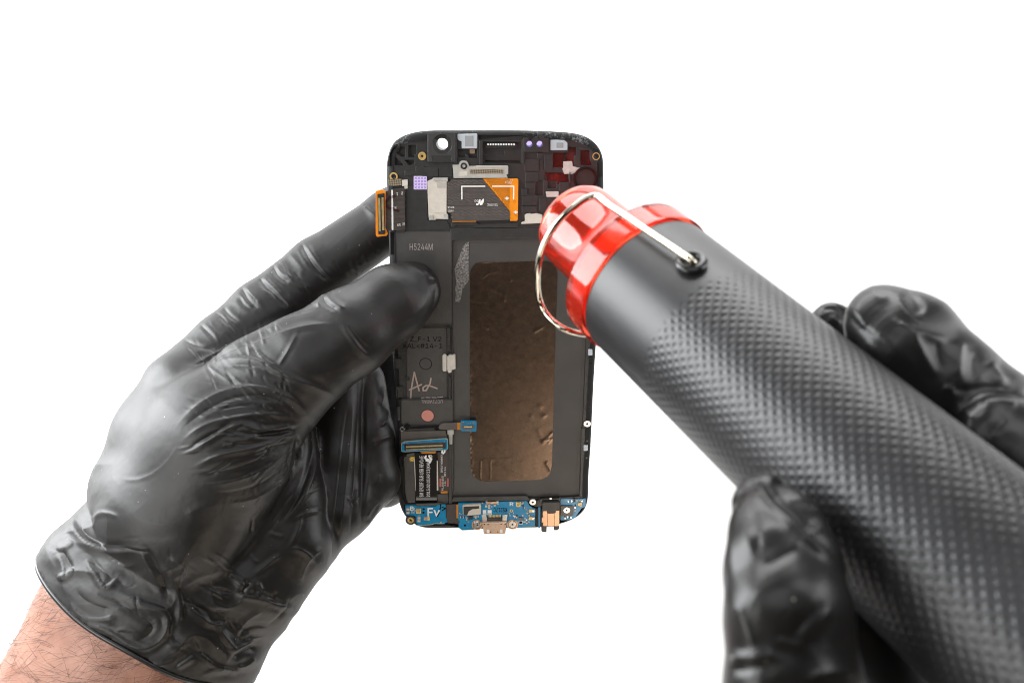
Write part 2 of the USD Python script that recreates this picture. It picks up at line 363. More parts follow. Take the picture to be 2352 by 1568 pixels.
add('4', [(756, 704), (1480, 690), (1500, 700), (1500, 730), (770, 742)], .25, .6)
add('4', [(2025, 30), (2060, 30), (2040, 640), (2010, 640)], .1)
for p, d in cuts: body = body - prism(p.intersection(Polygon(ring + nin * 1.0).buffer(0)), -d, 3)
for p, h in adds: body = body + prism(p.intersection(Polygon(ring + nin * .6).buffer(0)), -1.0, h)
body = body - prism(circ('A', (1175, 330), 100), -9, 3)
for c in ((1512, 235), (1612, 235)): body = body - prism(circ('1', c, 29), -9, 3)
bm = body.to_mesh()
fm = trimesh.Trimesh(np.asarray(bm.vert_properties[:, :3], float) * .001, bm.tri_verts, process=True)
# the flecked outer edge band is the same moulding: split it off as a part of its own
cen = fm.triangles_center * 1000
fine = [Polygon(ring + nin * 2.2).buffer(0)]
import shapely
inside = shapely.contains_xy(fine[0], cen[:, 0], cen[:, 1])
low = cen[:, 2] < -2.5
upper = cen[:, 1] > L('1', [(1000, 300)])[0][1]
band = shapely.contains_xy(topband, cen[:, 0], cen[:, 1]) & (fm.face_normals[:, 2] > .1)
is_rim = (~inside) | (band & (cen[:, 2] > .1))
obj(phone, 'frame', fm.submesh([~is_rim], append=True), 'black_plastic', smooth=30)
obj(phone, 'frame_edge', fm.submesh([is_rim & upper], append=True), 'rim_flecked', smooth=40)
obj(phone, 'frame_edge', fm.submesh([is_rim & ~upper], append=True), 'edge_black', smooth=40)

# ---- battery tray and copper-brown sheet
obj(phone, 'battery_tray', extr(bay.buffer(-.12), -.88, -.72), 'grey_tray')
obj(phone, 'battery_tray_panel', extr(bay.buffer(-1.3).buffer(-1.2).buffer(1.2), -.74, -.66, .05), 'grey_tray')
sheet = [('2', p) for p in [(932, 470), (945, 420), (985, 378), (1060, 353), (1690, 352), (1745, 375), (1778, 420), (1788, 480)]] + [('3', (1770, 100)), ('3', (1755, 640)), ('3', (1740, 1200))] + [('4', p) for p in [(1734, 380), (1722, 450), (1690, 500), (1640, 528), (1590, 538), (1080, 552), (1020, 540), (975, 505), (948, 460), (938, 400)]] + [('3', (932, 900)), ('3', (930, 300))]
sp = Polygon([L(z, [p], -.6)[0] for z, p in sheet])
x0, y0, x1, y1 = sp.bounds
rows = []
NYs, NXs = 190, 84
for yy in np.linspace(y0 + .01, y1 - .01, NYs):
    seg = sp.intersection(LineString([(x0 - 1, yy), (x1 + 1, yy)])).bounds
    xs = np.linspace(seg[0], seg[2], NXs)
    rows.append(np.stack([xs, np.full(NXs, yy)], 1))
g = np.concatenate(rows)
def seg_dist(p, a, b):
    a, b = np.asarray(a, float), np.asarray(b, float); ab = b - a
    t = np.clip(((p - a) @ ab) / max(ab @ ab, 1e-9), 0, 1)
    return np.linalg.norm(p - a - t[:, None] * ab, axis=1)
def crease(p, zone, pts, w):
    q = L(zone, pts, -.6)
    return np.exp(-(np.min([seg_dist(p, q[i], q[i + 1]) for i in range(len(q) - 1)], 0) / w) ** 1.4)
hz = -.56 + .04 * (meshkit.fbm(np.column_stack([g * .09, g[:, :1] * 0]), 4, 3) - .5)
hz += .008 * (meshkit.fbm(np.column_stack([g * .7, g[:, :1] * 0]), 3, 9) - .5)
for pts, w, a_ in [([(1000, 485), (1055, 515), (1115, 470), (1190, 455)], .35, .12), ([(1090, 540), (1105, 605), (1270, 680), (1265, 740)], .45, .13), ([(1060, 365), (1180, 375), (1250, 420), (1335, 540)], .35, .16),
                   ([(970, 765), (1130, 785)], .25, -.10), ([(1020, 950), (1050, 990), (1100, 1010)], .5, .12), ([(1570, 1040), (1640, 1000)], .6, .1), ([(990, 850), (1130, 960)], .3, .05)]:
    hz += .7 * a_ * crease(g, '2', pts, w)
for pts, w, a_ in [([(1615, 840), (1625, 850)], .7, .2), ([(1650, 940), (1665, 935)], .8, .2), ([(1640, 1180), (1690, 1150), (1740, 1100)], .5, .22), ([(1600, 1080), (1650, 1190)], .8, .16), ([(1525, 935), (1535, 945)], .5, .15), ([(1700, 1200), (1735, 1160)], .4, .2)]:
    hz += .25 * a_ * crease(g, '3', pts, w)
for pts, w, a_ in [([(1035, 350), (1030, 520)], .22, .10), ([(1060, 335), (1320, 330)], .22, .08), ([(1130, 350), (1130, 520)], .22, .07), ([(1650, 160), (1700, 140)], .4, .25), ([(1680, 370), (1720, 440)], .5, .25), ([(1240, 390), (1460, 490)], .4, .06)]:
    hz += .4 * a_ * crease(g, '4', pts, w)
edge = np.array([sp.exterior.distance(Point(*q)) for q in g])
hz += np.where(g[:, 0] < x0 + 2.2, .10 * (meshkit.noise(np.column_stack([g * 1.1, g[:, :1] * 0]), 4) - .3) * np.exp(-edge / .8), 0)
i = np.arange(NYs - 1)[:, None] * NXs + np.arange(NXs - 1)[None]; i = i.ravel()
sf = np.vstack([np.stack([i, i + 1, i + NXs + 1], 1), np.stack([i, i + NXs + 1, i + NXs], 1)])
top = np.column_stack([g, hz]) * .001
bd = np.r_[np.arange(NXs), np.arange(1, NYs) * NXs + NXs - 1, (NYs - 1) * NXs + np.arange(NXs - 2, -1, -1), np.arange(NYs - 2, 0, -1) * NXs]
sk = top[bd].copy(); sk[:, 2] = -.00068
nb = len(bd); k = np.arange(nb); k2 = (k + 1) % nb; o = len(top)
sf = np.vstack([sf, np.stack([bd[k], o + k, o + k2], 1), np.stack([bd[k], o + k2, bd[k2]], 1)])
obj(phone, 'copper_sheet', trimesh.Trimesh(np.vstack([top, sk]), sf, process=False), 'heat_sheet', smooth=50)
plate('torn_adhesive', '2', [(921, 165), (920, 300), (916, 420), (922, 540), (885, 590), (855, 640), (832, 758), (805, 752), (782, 750), (792, 690), (786, 610), (797, 560), (778, 440), (800, 370), (830, 300), (858, 220), (885, 180)], -.66, -.56, 'foil_torn')
# metal plates beside the bay
plate('side_plate', '2', [(195, 66), (735, 66), (735, 36), (748, 36), (750, 960), (195, 965)], -.2, .02, 'grey_plate')
plate('top_plate', '1', [(300, 655), (508, 660), (508, 988), (698, 992), (724, 1032), (728, 1072), (302, 1074)], 0, .2, 'grey_plate')
plate('cross_plate', '2', [(745, 36), (2005, 36), (2005, 124), (930, 128), (762, 134)], 0, .18, 'grey_plate')
plate('lower_plate', '3', rect(258, 784, 762, 1030), -.2, -.06, 'grey_plate')
plate('pocket_floor', '3', [(315, 80), (690, 76), (700, 95), (704, 765), (315, 768)], -.8, -.52, 'grey_plate')
obj(phone, 'moulded_ring', extr(circ('3', (495, 433), 62).difference(circ('3', (495, 433), 55)), -.53, -.49), 'dark_print')
text('Z_F-1 V2', '3', (345, 162, 650, 212), -.52, 'dark_print', t=.06)
text('>AL<#14-1', '3', (275, 228, 660, 275), -.52, 'dark_print', t=.06)
disc('moulded_dot', '3', (320, 573), 24, -.55, -.5, 'black_matte')
lines('pen_mark', '3', [[(350, 760), (355, 680), (385, 510), (432, 690)], [(338, 682), (400, 655), (455, 630)], [(548, 570), (540, 620), (500, 690), (472, 690), (470, 660), (500, 640), (530, 640), (608, 668)]], .55, -.515, 'tan_print')
lines('pen_mark', '1', [[(405, 718), (365, 840), (375, 845), (345, 930)], [(445, 728), (412, 800), (372, 872), (402, 870), (382, 965)]], .6, .205, 'tan_print')
text('H5244M', '2', (340, 182, 566, 246), .025, 'faint_print', bold=False)
text('UC71WBNL', '3', (455, 780, 664, 815), -.055, 'faint_print', rot=2)
lines('faint_code', '3', [[(455, 762), (480, 760)], [(500, 758), (540, 760)], [(560, 757), (600, 760)], [(615, 755), (662, 752)]], .4, -.5, 'faint_print')
disc('pink_dot', '3', (515, 936), 61, -.06, .0, 'pink_dot')
obj(phone, 'dot_border', extr(circ('3', (515, 936), 66).difference(circ('3', (515, 936), 61.5)), -.06, -.01), 'dark_print')
for pts in ([(660, 350), (672, 336), (698, 342), (702, 360), (702, 498), (672, 506), (662, 490)], [(706, 358), (735, 342), (785, 340), (789, 480), (752, 490), (748, 515), (716, 517), (706, 480)]):
    plate('clip', '3', pts, -.5, .5, 'cream', .2, .15)
# left rail features
for a_, b_ in ((rect(196, 380, 258, 470), -.1), (rect(205, 655, 268, 760), -.15)):
    plate('rail_block', '3', a_, -.8, b_, 'black_plastic', .1)
plate('rail_bar', '3', [(218, 850), (245, 850), (246, 980), (222, 985)], -.3, .3, 'black_plastic', .1)
plate('rail_bar', '2', [(150, 70), (185, 70), (185, 290), (152, 290)], -.5, .35, 'black_gloss', .2)
# right rail features
plate('rail_pad', '3', rect(2090, 286, 2130, 346), 0, .5, 'white_plastic', .3)
plate('rail_pad', '4', rect(2045, 195, 2086, 250), 0, .5, 'white_plastic', .3)
for z, r_ in (('3', (2095, 362, 2124, 402)), ('4', (2045, 272, 2078, 300))):
    plate('rail_notch', z, rect(*r_), 0, .12, 'black_gloss', .2)
for z, c in (('3', (2113, 424)), ('4', (2080, 155)), ('4', (2072, 320))):
    disc('rail_pip', z, c, 12, 0, .3, 'black_gloss')
def boss(zone, c, r, m, z0=-.3, z1=.45, hole=.42, plug='black_matte', parent=None):
    p = disc('screw_insert', zone, c, r, z0, z1, m, hole=hole, parent=parent)
    disc('screw_hole', zone, c, r * hole, z0, z1 - .35, plug, parent=p)
boss('3', (2080, 1016), 34, 'solder', hole=.3)
disc('rail_ring', '3', (2083, 866), 30, 0, .15, 'black_plastic', hole=.8)
# brass inserts
for c in ((462, 355), (183, 555), (2167, 357)):
    p = disc('brass_insert', '1', c, 40, -.5, .5, 'brass', hole=.62)
    disc('insert_bore', '1', c, 25, -.5, .28, 'solder' if c[0] == 183 else 'brass', hole=.5, parent=p)
    disc('insert_hole', '1', c, 13, -.5, .0, 'black_matte', parent=p)

# ---- camera opening
ctr = L('A', [(1175, 330)])[0]; rr = np.linalg.norm(L('A', [(1175 + 165, 330)])[0] - ctr)
pr = [(rr * 1.0, .75), (rr * .93, .75), (rr * .80, -.4), (rr * .62, -1.1), (rr * .60, -4.6), (rr * .70, -4.6), (rr * 1.0, -1.0), (rr * 1.0, .75)]
rv = trimesh.creation.revolve(np.array(pr), sections=56); rv.apply_translation((*ctr, 0)); rv.apply_scale(.001)
obj(phone, 'camera_ring', rv, 'black_gloss', smooth=30)
hs = spoly('A', [(920, 166), (1120, 158), (1150, 128), (1255, 128), (1285, 150), (1392, 158), (1392, 636), (1335, 636), (1335, 535), (990, 535), (990, 636), (920, 638)], .9, .15).difference(Point(*ctr).buffer(rr * 1.01, quad_segs=16))
obj(phone, 'camera_housing', extr(hs, .8, .95, .06), 'grey_plastic')
# ---- sensor windows
for c in ((1512, 235), (1612, 235)):
    obj(phone, 'sensor_window', extr(circ('1', c, 29), -2.4, -2.2), 'lavender_glass')
# ---- diffusers
d1 = plate('light_guide', 'A', [(1432, 162), (1775, 152), (1782, 170), (1782, 410), (1510, 410), (1508, 284), (1470, 276), (1440, 250)], -.3, .35, 'white_plastic', .25, .12)
plate('light_window', 'A', rect(1570, 190, 1712, 372), .3, .42, 'grey_window', .1, parent=d1)
d2 = plate('light_guide', 'B', [(880, 262), (1112, 258), (1175, 312), (1175, 442), (880, 442)], 0, .4, 'white_plastic', .2, .12)
plate('light_window', 'B', rect(985, 310, 1102, 400), .38, .46, 'grey_window', .05, parent=d2)
plate('copper_mesh_dot', 'A', rect(1650, 420, 1740, 500), -.8, -.5, 'bronze', .3)
# ---- speaker contact row
cp = plate('contact_strip', '1', [(1100, 228), (1370, 226), (1392, 250), (1392, 276), (1340, 278), (1080, 280), (1080, 262)], -.7, -.2, 'chip', .1)
for k in range(11):
    disc('contact', '1', (1108 + k * 25.5, 240), 10, -.25, -.05, 'white_print', parent=cp, n=12)
plate('contact_rail', '1', rect(1080, 268, 1185, 276), -.4, -.05, 'solder', parent=cp)
# ---- cream bracket with screw eye and gold strip
br = plate('clear_bracket', '1', [(760, 440), (818, 440), (832, 408), (860, 398), (895, 402), (912, 420), (922, 452), (1300, 448), (1307, 460), (1305, 530), (1290, 538), (1302, 570), (770, 572), (765, 490)], 0, .5, 'cream_clear', .15, .12)
plate('bracket_window', '1', [(830, 502), (908, 500), (905, 548), (824, 550)], .5, .58, 'cream', .1, .03, parent=br)
plate('bracket_rail', '1', rect(990, 448, 1300, 460), .5, .7, 'cream', .03, parent=br)
plate('gold_gasket', '1', [(930, 486), (1255, 484), (1256, 524), (930, 526)], .5, .62, 'gold_mesh', .1, parent=br)
boss('1', (870, 452), 33, 'solder', .3, .75, .45, parent=br)
# ---- cream tape block
tp = plate('cream_pad', '1', [(512, 600), (560, 580), (568, 570), (710, 568), (716, 600), (706, 606), (704, 918), (718, 930), (716, 972), (600, 968), (590, 980), (530, 980), (522, 900)], .05, .45, 'cream', .2)
plate('pad_plate', '1', [(562, 604), (704, 600), (702, 915), (575, 908), (560, 880)], .45, .75, 'cream', .25, .12, parent=tp)
plate('pad_tab', '1', [(568, 568), (712, 566), (714, 600), (568, 598)], .45, .95, 'cream_clear', .12, .12, parent=tp)
plate('pad_step', '1', rect(608, 610, 702, 665), .75, .85, 'cream_clear', .1, .05, parent=tp)
plate('pad_tab', '1', [(528, 935), (570, 935), (574, 980), (530, 980)], .45, .7, 'cream_clear', .12, .1, parent=tp)
plate('pad_tab', '1', [(672, 926), (716, 928), (718, 974), (676, 974)], .45, .7, 'cream_clear', .12, .1, parent=tp)
# ---- lilac sticker with crosses
st = plate('moisture_sticker', '1', rect(380, 550, 509, 681), .1, .28, 'lilac', .05)
xs_ = []
for a_ in range(4):
    for b_ in range(4):
        cx, cy = 399 + a_ * 31, 570 + b_ * 31
        xs_ += [[(cx - 9, cy - 9), (cx + 9, cy + 9)], [(cx + 9, cy - 9), (cx - 9, cy + 9)]]
lines('cross_print', '1', xs_, .22, .282, 'purple_print', .02, parent=st)
plate('sticker_edge', '1', rect(378, 540, 512, 549), 0, .2, 'black_matte')
# ---- gold mesh pad at the left edge
plate('gold_pad', '1', [(128, 582), (258, 574), (262, 640), (180, 646), (132, 640)], 0, .5, 'gold_mesh', .1)
plate('pad_end', '1', [(262, 588), (320, 584), (322, 648), (264, 650)], 0, .45, 'cream', .12, .1)
plate('pad_end', '1', [(285, 652), (318, 648), (322, 672), (290, 680)], 0, .4, 'cream', .2, .1)
# ---- flex with ripples, orange flex
def ripple_sheet(name, zone, pts, z, m, amp, fn, nx=90, ny=90, thick=.15, parent=None):
    p = spoly(zone, pts, z); x0, y0, x1, y1 = p.bounds
    ok, rows = [], []
    for yy in np.linspace(y0 + .005, y1 - .005, ny):
        s = p.intersection(LineString([(x0 - 1, yy), (x1 + 1, yy)])).bounds
        rows.append(np.stack([np.linspace(s[0], s[2], nx), np.full(nx, yy)], 1))
    g = np.concatenate(rows)
    zz = z + amp * fn(g)
    i = (np.arange(ny - 1)[:, None] * nx + np.arange(nx - 1)[None]).ravel()
    f = np.vstack([np.stack([i, i + 1, i + nx + 1], 1), np.stack([i, i + nx + 1, i + nx], 1)])
    top = np.column_stack([g, zz]); bot = np.column_stack([g, np.full(len(g), z - thick)])
    bd = np.r_[np.arange(nx), np.arange(1, ny) * nx + nx - 1, (ny - 1) * nx + np.arange(nx - 2, -1, -1), np.arange(ny - 2, 0, -1) * nx]
    o = len(top); sk = top[bd].copy(); sk[:, 2] = z - thick; k = np.arange(len(bd)); k2 = (k + 1) % len(bd)
    f = np.vstack([f, np.stack([bd[k], o + k, o + k2], 1), np.stack([bd[k], o + k2, bd[k2]], 1)])
    return obj(parent or phone, name, trimesh.Trimesh(np.vstack([top, sk]) * .001, f, process=False), m, smooth=60)
ytop = L('E', [(900, 200)], .6)[0][1]; pitch = abs(L('E', [(900, 200)], .6)[0][1] - L('E', [(900, 257)], .6)[0][1])
def ripples(g):
    ph = (g[:, 1] - ytop) / pitch
    row = np.floor(-ph)
    braid = np.where(np.isin(row.astype(int) % 5, (3, 4)), 0, 1)
    w = .13 * np.sin(g[:, 0] * 2 * np.pi / 2.1) * braid
    return np.abs(np.sin(np.pi * (ph + w))) ** .7 * (1 - .35 * braid * (.5 + .5 * np.sin(g[:, 0] * 2 * np.pi / 2.1 + 1.2)))
fx = ripple_sheet('display_flex', 'E', [(545, 238), (600, 232), (630, 182), (1256, 182), (1793, 820), (1800, 1000), (640, 1018), (632, 880), (545, 848)], .62, 'flex_dark', .30, ripples, 110, 150)
plate('flex_underside', 'E', [(640, 1018), (1130, 1006), (1120, 1040), (650, 1048)], .1, .5, 'orange_edge')
of = plate('orange_flex', 'E', [(1256, 180), (1950, 170), (1968, 200), (1960, 990), (1940, 1018), (1802, 1020), (1795, 820)], .35, .66, 'flex_orange', .08, .04)
tri = Polygon([(1310, 190), (1810, 185), (1790, 790)])
dots = []
for a_ in range(60):
    for b_ in range(60):
        x, y = 1280 + a_ * 21 + (b_ % 2) * 10.5, 190 + b_ * 18
        if tri.contains(Point(x, y)):
            c = L('E', [(x, y)], .665)[0]; dots.append(Point(*c).buffer(.10, quad_segs=2))
obj(of, 'dot_print', extr(unary_union(dots), .662, .68), 'maroon_ink', kind='stuff')
lines('white_line', 'E', [[(838, 580), (836, 328), (1296, 326)]], .42, .93, 'white_print', parent=fx)
lines('white_line', 'E', [[(1452, 326), (1876, 326), (1873, 580)]], .42, .668, 'white_print', parent=of)
text('TSP_VSYNC', 'E', (1345, 668, 1560, 722), .93, 'white_print', rot=2, parent=fx)
text('BH15', 'E', (556, 728, 682, 766), .93, 'white_print', rot=2, parent=fx)
text('AMS5', 'E', (556, 798, 672, 838), .93, 'white_print', rot=2, parent=fx)
text('P03_6', 'E', (1708, 220, 1828, 274), .668, 'white_print', rot=2, parent=of)
text('15', 'E', (1800, 188, 1860, 212), .668, 'white_print', rot=2, parent=of)
for cx, cy in ((1740, 568), (1915, 846)):
    lines('arrow_mark', 'E', [[(cx - 36, cy), (cx + 36, cy)], [(cx - 8, cy - 20), (cx - 8, cy + 20)], [(cx + 6, cy - 20), (cx + 6, cy + 20)]], .34, .668, 'white_print', parent=of)
lines('flex_crease', 'E', [[(1880, 870), (1950, 940)]], .2, .668, 'orange_edge', parent=of)
obj(of, 'ring_mark', extr(circ('E', (1890, 628), 26).difference(circ('E', (1890, 628), 18)), .664, .68), 'orange_edge')
def swoosh(parent, zone, pts, h, m):
    lines('logo_mark', zone, pts, .5, h, m, parent=parent)
lines('logo_mark', 'E', [[(1268, 592), (1262, 635), (1236, 684), (1212, 692), (1212, 672), (1232, 632), (1262, 596)], [(1200, 598), (1192, 640), (1170, 680), (1140, 695), (1138, 680)]], .5, .93, 'white_print', parent=fx)
obj(fx, 'logo_dot', extr(circ('E', (1160, 612), 22).difference(circ('E', (1160, 612), 15)), .93, .95), 'white_print')
text('G', 'E', (1092, 595, 1128, 640), .93, 'white_print', rot=2, parent=fx)
# ---- left edge flex and its orange board
def flexrip(g): return .5 + .5 * np.sin(g[:, 1] * 2 * np.pi / 1.55)
lf = ripple_sheet('side_flex', '1', [(108, 700), (165, 676), (290, 666), (296, 1075), (120, 1085), (100, 900)], 1.0, 'flex_dark', .10, flexrip, 40, 110)
lines('white_line', '1', [[(168, 692), (172, 1072)]], .55, 1.1, 'white_print', parent=lf)
for s_, b_ in (('1', (210, 712, 224, 740)), ('2', (258, 706, 274, 732)), ('59', (218, 1014, 250, 1042)), ('60', (270, 1008, 292, 1034)), ('CN1', (192, 845, 210, 880))):
    text(s_, '1', b_, 1.1, 'white_print', rot=2 if s_ != 'CN1' else 1, parent=lf)
lines('ink_stroke', '1', [[(190, 748), (140, 765), (108, 800), (105, 830), (130, 860), (225, 890)]], .9, 1.1, 'maroon_ink', parent=lf)
ob = plate('flex_connector_board', 'S', [(1503, 764), (1530, 759), (1543, 766), (1541, 800), (1541, 912), (1551, 936), (1547, 943), (1508, 948), (1503, 940)], .9, 1.5, 'flex_orange', .25, .1)
plate('connector_socket', 'S', [(1509, 778), (1537, 774), (1540, 934), (1513, 938)], 1.5, 2.0, 'chip', .15, .1, parent=ob)
def pin_rows(name, zone, p0, p1, side, n, ln, w, z0, z1, m, parent):
    out = []
    p0, p1, side = np.array(p0, float), np.array(p1, float), np.array(side, float)
    for k in range(n):
        c = p0 + (p1 - p0) * (k + .5) / n
        d = (p1 - p0) / np.linalg.norm(p1 - p0) * w
        out.append(extr(Polygon(L(zone, [c - d - side * ln, c + d - side * ln, c + d + side * ln, c - d + side * ln], z1)), z0, z1))
    return obj(parent, name, trimesh.util.concatenate(out), m, kind='stuff')
pin_rows('contact_pins', 'S', (1516, 792), (1519, 924), (1, 0), 30, 4.2, 1.2, 2.0, 2.12, 'gold', ob)
pin_rows('contact_pins', 'S', (1530, 790), (1533, 922), (1, 0), 30, 4.2, 1.2, 2.0, 2.12, 'gold', ob)
plate('socket_end', 'S', rect(1511, 776, 1537, 786), 2.0, 2.2, 'chip', .1, parent=ob); plate('socket_end', 'S', rect(1514, 926, 1539, 937), 2.0, 2.2, 'chip', .1, parent=ob)
plate('foil_tab', '2', [(210, 50), (290, 45), (294, 72), (215, 78)], .2, .5, 'solder', .1)
plate('flex_slot', '1', [(140, 650), (285, 652), (285, 668), (140, 680)], 0, .1, 'black_matte')
# ---- right side bits near the torch
plate('white_clip', '1', [(1467, 930), (1490, 918), (1520, 915), (1530, 922), (1585, 915), (1640, 930), (1640, 1012), (1425, 1020), (1440, 1002), (1470, 992)], .1, .7, 'cream', .2, .12)
plate('socket', '1', [(1672, 702), (1800, 700), (1800, 755), (1682, 756)], .1, .5, 'pale_residue', .2, .1)
plate('residue', 'B', [(1100, 636), (1255, 634), (1268, 720), (1340, 740), (1400, 748), (1330, 812), (1250, 862), (1200, 850), (1120, 858), (1095, 790), (1085, 765), (1100, 750)], -.45, .12, 'pale_residue', .1)
ro = circ('B', (1482, 935), 208).difference(circ('B', (1482, 935), 165)); obj(phone, 'rubber_ring', extr(ro, 0, 1.1, .3), 'black_gloss', smooth=30)
for pts_ in ([(925, 490), (1185, 490), (1185, 390), (1325, 390), (1325, 515), (1285, 535), (1285, 735), (925, 735)], [(790, 830), (1180, 838), (1200, 1005), (1000, 1050), (1000, 975), (825, 972)], [(1408, 448), (1556, 448), (1560, 600), (1600, 695), (1408, 698)]):
    plate('glossy_floor', 'B', pts_, -1.4, -.55, 'piano_black', .1)
plate('relief_pad', 'B', rect(1100, 500, 1160, 735), -.5, -.2, 'black_gloss', .1)

# ---- lower left: posts, connector board, flexes
boss('3', (266, 1070), 26, 'solder', 0, .8, .5)
disc('hinge_eye', '3', (606, 1062), 24, 0, .8, 'black_gloss', hole=.4)
plate('hinge_bar', '3', [(340, 1046), (590, 1040), (590, 1056), (340, 1064)], .2, .7, 'black_gloss', .05)
plate('seal_blob', '3', [(285, 1030), (315, 1015), (345, 1040), (335, 1075), (300, 1080)], 0, .6, 'black_gloss', .3, .15)
plate('grey_flex', '3', [(252, 1090), (690, 1082), (712, 1180), (712, 1200), (252, 1215)], -.3, .7, 'flex_grey', .2, .1)
cb_ = plate('connector_board', '4', [(262, 180), (290, 165), (690, 134), (708, 142), (712, 225), (698, 240), (280, 258), (260, 250)], 1.3, 1.9, 'pcb_blue', .4)
obj(cb_, 'board_edge', extr(spoly('4', [(258, 176), (288, 160), (692, 129), (712, 138), (716, 228), (700, 244), (278, 262), (256, 254)], 1.8, .4), 1.35, 1.78), 'pcb_edge')
plate('connector_socket', '4', [(285, 196), (690, 166), (694, 226), (288, 250)], 1.9, 2.4, 'chip', .15, .1, parent=cb_)
pin_rows('contact_pins', '4', (300, 186), (660, 170), (0, 1), 40, 6, 2.6, 2.0, 2.45, 'solder', cb_)
pin_rows('contact_pins', '4', (305, 213), (662, 198), (0, 1), 40, 7, 2.6, 2.4, 2.5, 'gold', cb_)
pin_rows('contact_pins', '4', (305, 240), (662, 226), (0, 1), 40, 4, 2.6, 2.4, 2.5, 'gold', cb_)
for c in ((284, 186), (680, 170)): disc('solder_dot', '4', c, 11, 1.9, 2.4, 'solder', parent=cb_, n=12)
plate('orange_tail', '4', [(440, 262), (600, 255), (590, 276), (462, 278)], .2, .9, 'orange_edge')
sf_ = plate('module_side', '4', [(285, 290), (385, 268), (392, 330), (392, 760), (305, 762), (290, 700)], -.8, -.2, 'flex_grey', .3, .1)
M_ = plate('module_face', '4', [(290, 320), (383, 300), (386, 740), (308, 745), (296, 690)], -.22, -.12, 'grey_plate', .2, .05)
lines('gasket', '4', [[(300, 285), (262, 300), (252, 330), (262, 420), (268, 640), (280, 700), (310, 748)]], 1.0, -.5, 'black_gloss', .9)
lines('gasket', '4', [[(285, 290), (278, 320), (284, 420), (288, 640), (300, 700)]], .6, -.5, 'black_gloss', .7)
yt = plate('yellow_tab', '4', [(338, 318), (352, 308), (392, 308), (392, 356), (352, 356), (338, 346)], -.1, .1, 'yellow_tab', .3)
disc('tab_ring', '4', (363, 331), 16, .1, .2, 'gold', parent=yt, hole=.5)
# black usb flex: flat, then bending down at its foot
bx = spoly('4', [(390, 268), (430, 262), (460, 280), (604, 276), (606, 762), (402, 766)], .3)
ytb = L('4', [(500, 690)])[0][1]; yte = L('4', [(500, 764)])[0][1]
bf = ripple_sheet('usb_flex', '4', [(392, 270), (604, 274), (606, 762), (402, 766)], .25, 'flex_black', -1.0, lambda g: np.clip((ytb - g[:, 1]) / (ytb - yte), 0, 1) ** 1.5 * .9, 20, 70, .12)
plate('flex_edge', '4', [(383, 332), (390, 332), (402, 640), (396, 640)], -.1, .25, 'cream')
plate('flex_edge', '4', [(606, 350), (616, 350), (620, 636), (606, 640)], -.1, .25, 'cream')
text('SM G920F SUB USB REV0.6E', '4', (436, 300, 474, 700), .275, 'white_print', rot=1, parent=bf)
text('2015.02.03.R.F23(KH)', '4', (505, 366, 545, 700), .275, 'white_print', rot=1, parent=bf)
lines('logo_mark', '4', [[(500, 302), (490, 316), (500, 330), (528, 336), (546, 348), (535, 365)], [(530, 300), (540, 320)]], .7, .275, 'white_print', parent=bf)
lines('logo_mark', '4', [[(505, 345), (520, 350), (545, 340), (552, 330)]], .8, .275, 'white_print', parent=bf)
obj(bf, 'logo_ring', extr(circ('4', (546, 302), 16).difference(circ('4', (546, 302), 11)), .275, .3), 'white_print')
plate('flex_bracket', '4', [(400, 768), (640, 762), (690, 775), (690, 782), (410, 792)], -.4, .3, 'grey_plate', .1)
hf = plate('key_flex', '4', [(612, 268), (700, 240), (722, 250), (724, 660), (640, 668), (632, 650), (626, 400)], -.1, .15, 'flex_dark', .3)
text('ZERO_F HOMEKEY', '4', (645, 288, 664, 462), .16, 'white_print', rot=1, parent=hf)
text('REV 0.4', '4', (678, 410, 694, 496), .16, 'white_print', rot=1, parent=hf)
text('PV_150125 D', '4', (654, 496, 674, 640), .16, 'white_print', rot=1, parent=hf)
text('3-01', '4', (680, 548, 696, 594), .16, 'white_print', rot=1, parent=hf)
lines('logo_mark', '4', [[(660, 250), (656, 268), (668, 276), (682, 262), (684, 248)]], .6, .16, 'white_print', parent=hf)
for r_ in ((632, 522, 646, 602), (708, 520, 722, 600)): plate('red_mark', '4', rect(*r_), .15, .19, 'red_mark', parent=hf)
plate('copper_foot', '4', [(645, 648), (712, 644), (710, 666), (648, 668)], .1, .22, 'orange_edge', parent=hf)
plate('grey_floor', '4', [(610, 676), (716, 672), (718, 764), (612, 766)], -.7, -.3, 'grey_plate')
plate('cream_post', '4', [(708, 48), (770, 44), (772, 92), (760, 92), (756, 188), (728, 188), (722, 92), (710, 92)], -.6, .4, 'cream_clear', .15, .12)
# home-button tail
plate('tail_flex', '3', [(612, 1062), (640, 1020), (660, 1010), (830, 1002), (828, 1072), (655, 1074)], .5, .75, 'flex_grey', .2, .06)
plate('tail_end', '3', [(806, 1004), (838, 1002), (838, 1072), (806, 1074)], .74, .8, 'orange_edge')
tb_ = plate('tail_board', '3', [(840, 992), (850, 986), (985, 988), (996, 996), (992, 1085), (980, 1092), (850, 1086), (840, 1078)], .6, 1.2, 'pcb_blue', .2)
plate('connector_socket', '3', [(850, 1032), (975, 1032), (975, 1068), (850, 1068)], 1.2, 1.5, 'flex_grey', .1, .08, parent=tb_)
plate('socket_slot', '3', rect(874, 1040, 950, 1050), 1.5, 1.54, 'gold', parent=tb_)
pin_rows('contact_pins', '3', (885, 1008), (940, 1008), (0, 1), 5, 6, 3, 1.2, 1.35, 'solder', tb_)
pin_rows('contact_pins', '3', (875, 1078), (950, 1078), (0, 1), 6, 5, 4, 1.2, 1.35, 'solder', tb_)
for c in ((865, 1008), (968, 1010)): disc('solder_dot', '3', c, 11, 1.2, 1.45, 'solder', parent=tb_, n=12)

